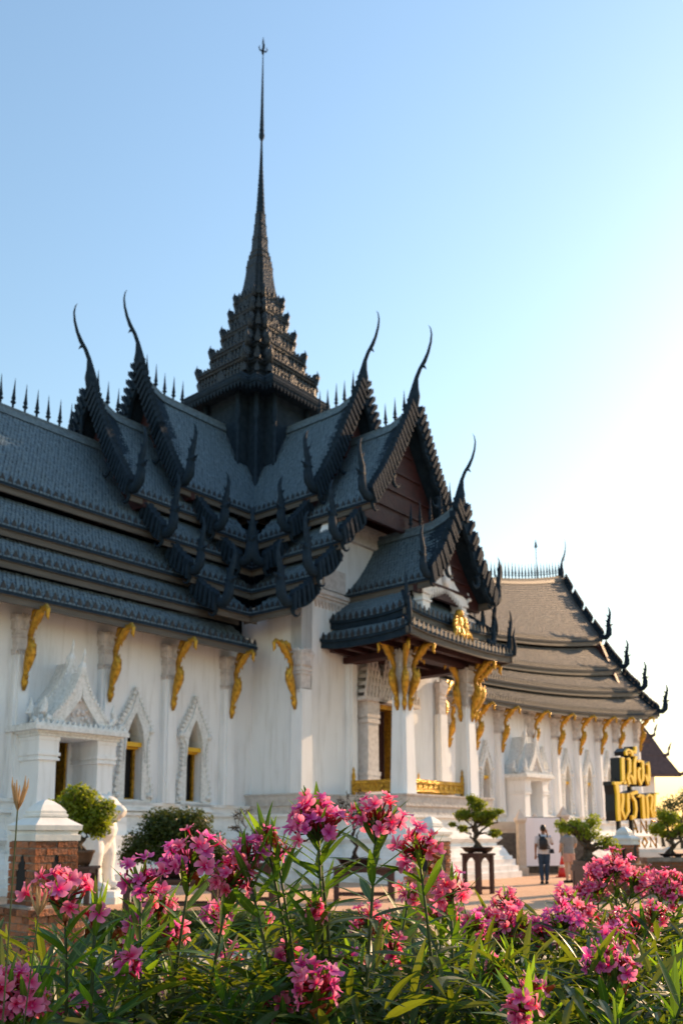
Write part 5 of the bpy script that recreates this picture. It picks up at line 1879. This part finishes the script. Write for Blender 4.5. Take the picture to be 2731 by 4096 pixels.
def stroke(b, pts, w, d0, d1, grow=0.0):
    n = len(pts)
    L, Rr = [], []
    for i, p in enumerate(pts):
        a, c = pts[max(i - 1, 0)], pts[min(i + 1, n - 1)]
        dx, dy = c[0] - a[0], (c[1] - a[1])
        l = math.hypot(dx, dy)
        nx, ny = -dy / l, dx / l
        h = w / 2 + grow
        L.append((p[0] + nx * h, p[1] + ny * h))
        Rr.append((p[0] - nx * h, p[1] - ny * h))
    for i in range(n - 1):
        q = [cs(*L[i]), cs(*L[i + 1]), cs(*Rr[i + 1]), cs(*Rr[i])]
        b.prism(q, d0, d1, lambda u, v, d: (u, d, v))

for i, (pts, w) in enumerate(STROKES):
    b = MB()
    stroke(b, pts, w * .88, -.03, .02 + i * .0007)
    part('letter_face', b, M['signy'], sign)
    b = MB()
    stroke(b, pts, w, .025 + i * .0007, .27 + i * .001, 6)
    part('letter_backing', b, M['signk'], sign)
for x in (430, 660):
    b = MB()
    u, v = cs(x, 1600)
    b.box(u - .05, u + .05, .1, .2, 0, v + .9)
    part('pole', b, M['signk'], sign)
for z in (1.95, 2.85):
    b = MB()
    b.box(-1.2, 1.1, .12, .18, z, z + .06)
    part('crossbar', b, M['signk'], sign)

# smaller gilded letters on a white base behind it
t = thing('small_sign', 'small gold letters on white base, partly behind brick post and bonsai', 'sign', (8.15, 24.6, 0), R(14))
b = MB()
b.box(-.35, 1.1, -.15, .15, 0, .98)
b.box(-.3, .95, -.12, .12, .98, 1.06)
b.tube([(.95, 0, .9), (1.15, 0, 1.0), (1.22, 0, 1.2), (1.12, 0, 1.4)], [.16, .15, .13, .05], 10)
part('sign_base', b, M['statue'], t)
b = MB()
def ls(pts, r=.035):
    b.tube([(x, -.06, z) for x, z in pts], r, 5)
for x0, z0, h in ((-.1, 1.5, .34),):
    ls([(x0, z0), (x0 + .1, z0 + h), (x0 + .2, z0)]); ls([(x0 + .04, z0 + .12), (x0 + .16, z0 + .12)])
    ls([(x0 + .3, z0), (x0 + .3, z0 + h), (x0 + .48, z0), (x0 + .48, z0 + h)])
    ls([(x0 + .76, z0 + h - .03), (x0 + .66, z0 + h), (x0 + .58, z0 + h / 2), (x0 + .66, z0), (x0 + .76, z0 + .03)])
for x0, z0, h in ((.12, 1.1, .28),):
    ls([(x0, z0), (x0, z0 + h)])
    ls([(x0 + .18, z0 + h), (x0 + .1, z0 + h / 2), (x0 + .18, z0), (x0 + .26, z0 + h / 2), (x0 + .18, z0 + h)])
    ls([(x0 + .36, z0), (x0 + .36, z0 + h), (x0 + .54, z0), (x0 + .54, z0 + h)])
part('lettering', b, M['gold'], t)

# ------------------------------------------------------------------ pavilion and trees far off
t = thing('pavilion', 'small white pavilion with tiered maroon roof far behind the sign', 'pavilion', (23, 78, 0))
b = MB(); b.box(-6, 3.9, -3, 3, 0, 6.4); part('wall', b, M['plaster'], t)
for k, (x1, x2, z0, z1, y0, y1) in enumerate(((3.4, 4.2, 9.9, 12.3, -2.0, -.1), (4.2, 4.9, 8.1, 10.0, -3.1, -1.9), (4.9, 5.7, 6.4, 8.2, -4.3, -3.0))):
    b = MB()
    for g in (1, -1):
        b.add([(-7, y1 * g, z1), (x1, y1 * g, z1), (x2, y0 * g, z0), (-7, y0 * g, z0), (-7, y1 * g, z1 - .2), (x1, y1 * g, z1 - .2), (x2, y0 * g, z0 - .2), (-7, y0 * g, z0 - .2)],
              [(0, 1, 2, 3), (4, 7, 6, 5), (0, 4, 5, 1), (1, 5, 6, 2), (2, 6, 7, 3), (3, 7, 4, 0)])
    r_ = part('roof', b, M['mroof'], t)
    for g in (1, -1):
        h_ = MB()
        h_.tube([(x2 - .1, y0 * g, z0), (x2 + .25, y0 * g, z0 + .1), (x2 + .35, y0 * g, z0 + .6), (x2 + .6, y0 * g, z0 + 1.2)], [.16, .16, .12, .02], 6)
        part('naga_finial', h_, M['mroof'], r_)
b = MB(); b.box(-6.02, 3.88, -2.4, 2.4, 6.4, 9.6); part('gable_wall', b, M['mroof'], t)
for x in (-4, -2, 0, 2):
    b = MB(); b.box(x - .4, x + .4, -3.03, -2.95, 2.2, 4.6); part('window', b, M['black'], t)


def far_tree(label, loc, h, seed, m='treeleaf'):
    t = thing('tree', label, 'tree', loc, 0, 'trees on the far side of the grounds')
    r = random.Random(seed)
    b = MB()
    limb(b, (0, 0, -.05), (r.uniform(-.3, .3), 0, h * .5), .22, .12, .05, seed)
    bl = []
    for k in range(9):
        an = r.uniform(0, 6.3)
        d = r.uniform(.1, .34) * h
        c = (math.cos(an) * d, math.sin(an) * d, h * r.uniform(.5, .85))
        bl.append((c, h * r.uniform(.14, .22), .8))
        limb(b, (0, 0, h * .38), c, .09, .03, .1, seed + k)
    part('trunk', b, M['bark'], t)
    b = MB()
    leaves(b, bl, 2200, h * .022, .3, seed)
    part('crown', b, M[m], t, kind='stuff')

far_tree('rounded hazy tree beyond the pavilion at the right edge', (34.0, 88, 0), 6.3, 3)
far_tree('small distant tree whose crown shows between pavilion and garden bonsai', (31, 104, 0), 4.6, 41)
far_tree('paler low tree behind the rounded hazy tree at right edge', (36.5, 100, 0), 5.0, 43)
far_tree('spreading tree just right of the rounded hazy tree', (40, 92, 0), 5.6, 44)



# ------------------------------------------------------------------ oleanders in the foreground
def leaf_mesh(name, m, curl=.12, w=.085, fold=.25, n=6):
    """lance-shaped leaf of length 1 along +Y, folded along its midrib"""
    b = MB()
    vs_, fs = [], []
    for i in range(n + 1):
        u = i / n
        hw = w * (math.sin(math.pi * min(1, .04 + u * .96) ** .85) ** .8) if 0 < i < n else (.012 if i == 0 else .003)
        z = -curl * u * u
        vs_ += [(-hw, u, z + hw * fold), (0, u, z), (hw, u, z + hw * fold)]
    for i in range(n):
        a = i * 3
        fs += [(a, a + 1, a + 4, a + 3), (a + 1, a + 2, a + 5, a + 4)]
    b.add(vs_, fs)
    me = bpy.data.meshes.new(name)
    me.from_pydata(b.v, [], b.f)
    me.materials.append(m)
    me.polygons.foreach_set('use_smooth', [True] * len(me.polygons))
    return me

LEAF = [leaf_mesh('leaf', M['leaf'], c, w) for c, w in ((.05, .078), (.14, .072), (.26, .07), (.0, .085), (-.08, .072), (.36, .07))]
LEAFY = [leaf_mesh('leaf', M['leafyoung'], c, w) for c, w in ((.03, .075), (-.05, .07))]
LEAFX = [leaf_mesh('leaf', M['leafdry'], .1, .06)]


def flower_mesh(m, seed):
    r = random.Random(seed)
    vs_, fs = [], []
    rad = .0215
    cup = r.uniform(.2, .75)
    for k in range(5):
        ph = k * 2 * math.pi / 5 + r.uniform(-.1, .1)
        tw = r.uniform(.15, .35)
        base = len(vs_)
        rows = [(.10, .10), (.35, .30), (.62, .52), (.86, .56), (1.0, .30)]
        for ri, (q, wd) in enumerate(rows):
            for j in (-1, 0, 1):
                x = q * rad
                y = j * wd * rad * .72 + tw * rad * q * q
                z = cup * rad * q * (1.1 - .5 * q) + (abs(j) * .10 * rad) + (j * .16 * rad * q) + r.uniform(-.05, .05) * rad * q
                if q == 1.0 and j == 0:
                    x *= 1.06
                vs_.append((x * math.cos(ph) - y * math.sin(ph), x * math.sin(ph) + y * math.cos(ph), z))
        for ri in range(len(rows) - 1):
            for j in range(2):
                a = base + ri * 3 + j
                fs.append((a, a + 1, a + 4, a + 3))
    base = len(vs_)
    for q, z in ((.16, .001), (.11, -.009), (.06, -.022)):
        for i in range(5):
            an = i * 2 * math.pi / 5
            vs_.append((q * rad * math.cos(an), q * rad * math.sin(an), z))
    for a in range(2):
        for i in range(5):
            fs.append((base + a * 5 + i, base + a * 5 + (i + 1) % 5, base + (a + 1) * 5 + (i + 1) % 5, base + (a + 1) * 5 + i))
    me = bpy.data.meshes.new('flower')
    me.from_pydata(vs_, [], fs)
    me.materials.append(m)
    me.polygons.foreach_set('use_smooth', [True] * len(me.polygons))
    return me

FLOWERS = [flower_mesh(M['petal'], k) for k in range(4)] + [flower_mesh(M['petalm'], 10 + k) for k in range(3)]


def basis(y, zhint):
    y = y.normalized()
    z = zhint - y * zhint.dot(y)
    z = z.normalized() if z.length > 1e-5 else y.orthogonal().normalized()
    x = y.cross(z)
    return Matrix(((x.x, y.x, z.x, 0), (x.y, y.y, z.y, 0), (x.z, y.z, z.z, 0), (0, 0, 0, 1)))


def oleander(label, base, tips, extra, seed, cap=290, leaf_len=.135, lower=.5, spread=(.28, .22), ztop=(.95, 1.27), pink=.6, fill=850):
    """tips: (x, y, z, flowers, radius) in world space; extra: leafy shoots without flowers"""
    r = random.Random(seed)
    B = Vector(base)
    t = thing('oleander_shrub', label, 'oleander', base, 0, 'pink oleanders in the foreground')
    br = [(Vector(q[:3]) - B, q[3], q[4]) for q in tips]
    for k in range(extra):
        br.append((Vector((r.uniform(-spread[0], spread[0]), r.uniform(-spread[1], spread[1]), r.uniform(*ztop))), 0, 0))
    budget = cap
    per = max(12, cap // max(1, len(br)))
    dark = MB()
    ped = MB()
    budm = MB()
    spent = MB()
    for bi, (tip, nf, rad) in enumerate(br):
        foot = Vector((r.uniform(-.05, .05), r.uniform(-.05, .05), -.02))
        mid = foot.lerp(tip, .5) + Vector((-tip.x * .3 + r.uniform(-.09, .09), -tip.y * .3 + r.uniform(-.09, .09), .06))
        def at(u):
            return foot * (1 - u) ** 2 + mid * 2 * u * (1 - u) + tip * u * u
        def tan(u):
            return ((mid - foot) * (1 - u) + (tip - mid) * u).normalized()
        L = (tip - foot).length
        st = MB()
        st.tube([at(u / 8) for u in range(9)], [lerp(.010, .003, u / 8) for u in range(9)], 6)
        part('stem', st, M['stem'], t, True)
        step = .033
        whorl = max(3, per // 3)
        ph = r.uniform(0, 6.3)
        for w in range(whorl + 13):
            d = .012 + w * step * (1 + w * .03)
            if d > L * .75:
                break
            u = 1 - d / L
            P, Tn = at(u), tan(u)
            ph += 1.05 + r.uniform(-.2, .2)
            young = w < 2 and nf < 3
            for k in range(3):
                an = ph + k * 2.094 + r.uniform(-.25, .25)
                o = Tn.orthogonal().normalized()
                radial = o * math.cos(an) + Tn.cross(o) * math.sin(an)
                open_ = R(min(80, 22 + w * 7 + r.uniform(-12, 14))) if nf == 0 else R(min(82, 20 + w * 9 + r.uniform(-12, 14)))
                dirv = Tn * math.cos(open_) + radial * math.sin(open_)
                dirv.z -= .04 * w * .3
                ln = leaf_len * min(1.0, (.45 if nf == 0 else .72) + w * .16) * r.uniform(.8, 1.2)
                mt = Matrix.Translation(P) @ basis(dirv, Tn - radial * .2 + Vector((r.uniform(-.3, .3), r.uniform(-.3, .3), 0))) @ Matrix.Diagonal((ln * r.uniform(.85, 1.15), ln, ln, 1))
                if budget > 0 and w < whorl:
                    q = r.random()
                    me = r.choice(LEAFX) if (q < .02 and w > 3) else (r.choice(LEAFY) if (young or q > .95) else r.choice(LEAF))
                    copy_at(me, 'leaf', t, mt)
                    budget -= 1
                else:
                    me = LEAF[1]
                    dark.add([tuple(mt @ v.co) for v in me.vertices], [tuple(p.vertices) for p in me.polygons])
        if nf:
            Tn = tan(1.0)
            R0 = max(rad, .022) * (1.1 if B.y < 2.9 else 1.02)
            C = tip + Tn * R0 * .25
            pool = FLOWERS[:4] if r.random() < pink else FLOWERS[4:] + FLOWERS[:1]
            nf = int(nf * (2.1 if tip.z + B.z > 0 and B.y < 2.9 else 1.9) + .5)
            for k in range(nf):
                # spread the blooms over the upper dome of the cluster
                f = (k + .5) / nf
                el = min(2.2, max(0, math.acos(1 - 1.3 * f) + r.uniform(-.35, .35)))
                az = k * 2.399 + r.uniform(-.7, .7)
                o = Tn.orthogonal().normalized()
                v = Tn * math.cos(el) + (o * math.cos(az) + Tn.cross(o) * math.sin(az)) * math.sin(el)
                p = C + v * R0 * r.uniform(.62, 1.28)
                face = (v + Vector((r.uniform(-.6, .6), r.uniform(-.6, .6), r.uniform(-.2, .6)))).normalized()
                sc = r.uniform(.72, 1.25)
                y = face.orthogonal()
                x = y.normalized().cross(face)
                y = face.cross(x)
                mt = Matrix(((x.x, y.x, face.x, p.x), (x.y, y.y, face.y, p.y), (x.z, y.z, face.z, p.z), (0, 0, 0, 1))) @ Matrix.Rotation(r.uniform(0, 6.3), 4, 'Z') @ Matrix.Scale(sc, 4)
                copy_at(r.choice(pool), 'flower', t, mt)
                q = p - face * .03 * sc
                ped.tube([tip - Tn * .01, tip.lerp(q, .6) + Tn * .004, q], [.0022, .0018, .0022], 4)
                budm.tube([q - face * .004, q + face * .012, p - face * .014 * sc], [.002, .0035, .003], 5)
            for k in range(max(2, nf // 2)):
                v = (Tn + Vector((r.gauss(0, .6), r.gauss(0, .6), r.gauss(0, .4)))).normalized()
                p0 = tip + v * R0 * r.uniform(.2, .7)
                budm.tube([p0, p0 + v * .012, p0 + v * .026], [.0025, .005, .0012], 6)
                ped.tube([tip, p0], [.002, .0018], 4)
            if r.random() < .75:
                for k in range(r.randint(1, 5)):
                    p0 = tip + Vector((r.gauss(0, .022), r.gauss(0, .022), r.uniform(-.05, .0)))
                    spent.tube([p0, p0 + Vector((r.gauss(0, .008), r.gauss(0, .008), .014)), p0 + Vector((r.gauss(0, .012), r.gauss(0, .012), .026))], [.003, .007, .004], 5)
    # inner leaves too deep in the shrub to tell apart
    rr = random.Random(seed + 5)
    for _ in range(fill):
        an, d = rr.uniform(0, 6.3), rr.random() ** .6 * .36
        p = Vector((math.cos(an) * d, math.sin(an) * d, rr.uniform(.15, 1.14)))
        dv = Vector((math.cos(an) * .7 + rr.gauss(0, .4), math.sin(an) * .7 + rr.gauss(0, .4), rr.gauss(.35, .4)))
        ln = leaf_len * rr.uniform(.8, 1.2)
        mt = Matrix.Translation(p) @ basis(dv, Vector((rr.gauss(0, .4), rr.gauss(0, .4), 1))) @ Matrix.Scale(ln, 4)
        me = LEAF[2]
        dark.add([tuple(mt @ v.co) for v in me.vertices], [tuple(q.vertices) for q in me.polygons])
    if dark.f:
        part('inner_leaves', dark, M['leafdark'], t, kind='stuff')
    if ped.f:
        part('flower_stalks', ped, M['stem'], t, kind='stuff')
    if budm.f:
        part('buds', budm, M['bud'], t, True, kind='stuff')
    if spent.f:
        part('withered_blooms', spent, M['spent'], t, kind='stuff')
    return t

TIPS = [(-0.06, 2.3, 1.49, 13, 0.063), (-0.07, 2.35, 1.54, 6, 0.041), (0.09, 2.3, 1.51, 11, 0.056), (-0.39, 2.3, 1.41, 13, 0.063), (-0.52, 2.3, 1.36, 6, 0.046), (-0.5, 2.45, 1.29, 7, 0.042), (-0.29, 2.3, 1.36, 9, 0.05), (-0.25, 2.3, 1.43, 5, 0.033), (-0.2, 2.35, 1.48, 3, 0.02), (-0.17, 2.35, 1.44, 2, 0.017), (0.21, 2.4, 1.44, 8, 0.052), (-0.62, 2.0, 1.34, 8, 0.057), (-0.55, 2.0, 1.31, 2, 0.017), (-0.07, 2.3, 1.29, 3, 0.017), (-0.29, 3.4, 1.17, 5, 0.039), (-0.55, 2.4, 1.24, 4, 0.024), (-0.47, 2.5, 1.21, 3, 0.029), (-0.38, 2.8, 1.23, 4, 0.04), (0.1, 3.2, 1.18, 8, 0.055), (0.32, 2.6, 1.32, 6, 0.045), (0.31, 2.7, 1.24, 5, 0.039), (0.42, 2.9, 1.19, 6, 0.042), (-0.48, 2.0, 1.2, 4, 0.026), (-0.06, 2.1, 1.13, 9, 0.048), (-0.16, 2.3, 1.06, 6, 0.03), (-0.14, 2.4, 1.17, 3, 0.024), (-0.37, 3.0, 1.04, 7, 0.06), (0.16, 2.9, 1.11, 4, 0.042), (1.22, 4.2, 1.28, 16, 0.072), (1.29, 4.2, 1.3, 18, 0.084), (1.38, 4.2, 1.26, 12, 0.06), (1.17, 4.2, 1.2, 14, 0.06), (1.52, 4.3, 1.23, 14, 0.074), (1.6, 4.3, 1.23, 12, 0.074), (1.57, 4.2, 1.19, 10, 0.06), (0.67, 3.6, 1.2, 9, 0.057), (0.6, 3.4, 1.12, 16, 0.078), (0.53, 3.4, 1.13, 9, 0.059), (0.68, 3.4, 1.13, 8, 0.054), (0.84, 3.4, 1.14, 15, 0.078), (0.77, 3.4, 1.1, 10, 0.049), (0.94, 3.5, 1.17, 6, 0.04), (0.96, 3.8, 1.2, 8, 0.055), (1.06, 3.5, 1.12, 9, 0.06), (1.15, 3.5, 1.11, 8, 0.06), (0.92, 3.0, 1.1, 14, 0.065), (0.7, 2.4, 1.15, 6, 0.041), (0.73, 2.4, 1.12, 6, 0.041), (1.18, 3.4, 1.18, 6, 0.049), (-0.7, 1.9, 1.16, 8, 0.038), (-0.66, 1.9, 1.13, 7, 0.033), (-0.87, 2.6, 1.06, 4, 0.03), (-0.66, 2.3, 1.06, 4, 0.033), (0.46, 2.2, 1.12, 2, 0.019), (0.4, 2.0, 1.11, 5, 0.023), (-0.51, 2.8, 1.02, 4, 0.04), (0.26, 2.8, 1.02, 3, 0.032), (0.45, 2.6, 1.1, 3, 0.03), (0.03, 2.7, 1.11, 3, 0.031), (0.22, 2.9, 1.29, 4, 0.033)]
SHRUBS = [  # label, base, shoots without flowers, seed, leaf length
    ('oleander at lower left corner with open pink blooms against brick post', (-.66, 2.05), 5, 11, .14),
    ('oleander with loose pink blooms left of the tallest shoots', (-.46, 2.42), 6, 12, .135),
    ('tallest oleander at centre with magenta cluster against white plinth', (-.06, 2.36), 6, 13, .145),
    ('oleander right of centre with pink clusters below porch column', (.28, 2.62), 7, 14, .14),
    ('oleander with small blooms and bright young shoots at lower right', (.66, 2.35), 8, 15, .14),
    ('oleander in second row showing small pink blooms left of centre', (-.36, 3.1), 9, 16, .135),
    ('oleander in second row with out-of-focus blooms right of centre', (.12, 3.05), 9, 17, .135),
    ('oleander with broad pink clusters right of the tall central shoots', (.58, 3.5), 7, 18, .135),
    ('oleander with wide dense pink clusters below the visitors', (.9, 3.45), 7, 19, .135),
    ('oleander topped by the large arching pink cluster in front of sign post', (1.24, 4.2), 8, 20, .14),
    ('oleander crowding the right edge with blurred pink clusters', (1.6, 4.25), 8, 21, .14),
    ('dark leafy oleander at bottom right corner with few blooms', (1.08, 3.05), 12, 22, .135),
    ('leafy oleander without blooms behind the left corner shrub', (-.98, 3.0), 12, 23, .135),
]
buckets = [[] for _ in SHRUBS]
for q in TIPS:
    k = min(range(len(SHRUBS)), key=lambda i: (SHRUBS[i][1][0] - q[0]) ** 2 + 1.3 * (SHRUBS[i][1][1] - q[1]) ** 2)
    buckets[k].append(q)
for (label, (x, y), extra, seed, ll), tips in zip(SHRUBS, buckets):
    far = y > 2.9
    oleander(label, (x, y, 0), tips, extra, seed, cap=290, leaf_len=ll, spread=(.34, .28), ztop=(.95, 1.2) if not far else (.85, 1.12), pink=.5 if x < .2 else .75)

# dry seed heads of finger grass at the left edge
def dry_grass(label, loc, h, n, seed, lean=(0, 0)):
    t = thing('dry_grass', label, 'grass', loc, 0, 'dry finger-grass heads')
    r = random.Random(seed)
    top = Vector((lean[0], lean[1], h))
    b = MB()
    b.tube([(0, 0, -.02), (lean[0] * .3, lean[1] * .3, h * .55), top], [.002, .0018, .0014], 5)
    part('stalk', b, M['stem'], t)
    for k in range(n):
        an = k * 2.4
        sp = r.uniform(.2, .6)
        d = Vector((math.cos(an) * sp, math.sin(an) * sp, 1)).normalized()
        L = r.uniform(.045, .062)
        b = MB()
        b.tube([top, top + d * L * .35, top + d * L * .75 + Vector((0, 0, .006)), top + d * L + Vector((-d.x * .012, -d.y * .012, .008))], [.001, .0027, .002, .0005], 5)
        part('seed_spike', b, M['straw'], t)

dry_grass('dry straw-coloured grass head standing upright at left edge', (-.61, 1.62, 0), 1.54, 8, 1, (.012, 0))
dry_grass('dry straw-coloured grass head leaning right below the upright one', (-.66, 1.74, 0), 1.34, 7, 2, (.07, .0))

# rocks between the shrubs
for k, (x, y, s, lab) in enumerate(((-.55, 4.6, .34, 'brown rounded rock behind left oleanders'), (-.1, 4.9, .3, 'brown rock lying behind the tallest oleander'), (-1.1, 4.2, .36, 'brown rock by brick post behind lower left oleander'))):
    r = random.Random(k)
    b = MB()
    b.ball((0, 0, s * .35), s, 12, 8, (1.2, .8, .7))
    b.v = [(x_ + r.uniform(-.04, .04), y_ + r.uniform(-.04, .04), z_ + r.uniform(-.03, .03)) for x_, y_, z_ in b.v]
    o = part('rock', b, M['rock'], None)
    o.location = (x, y, 0)
    tag(o, lab, 'rock', 'rocks among the oleanders')
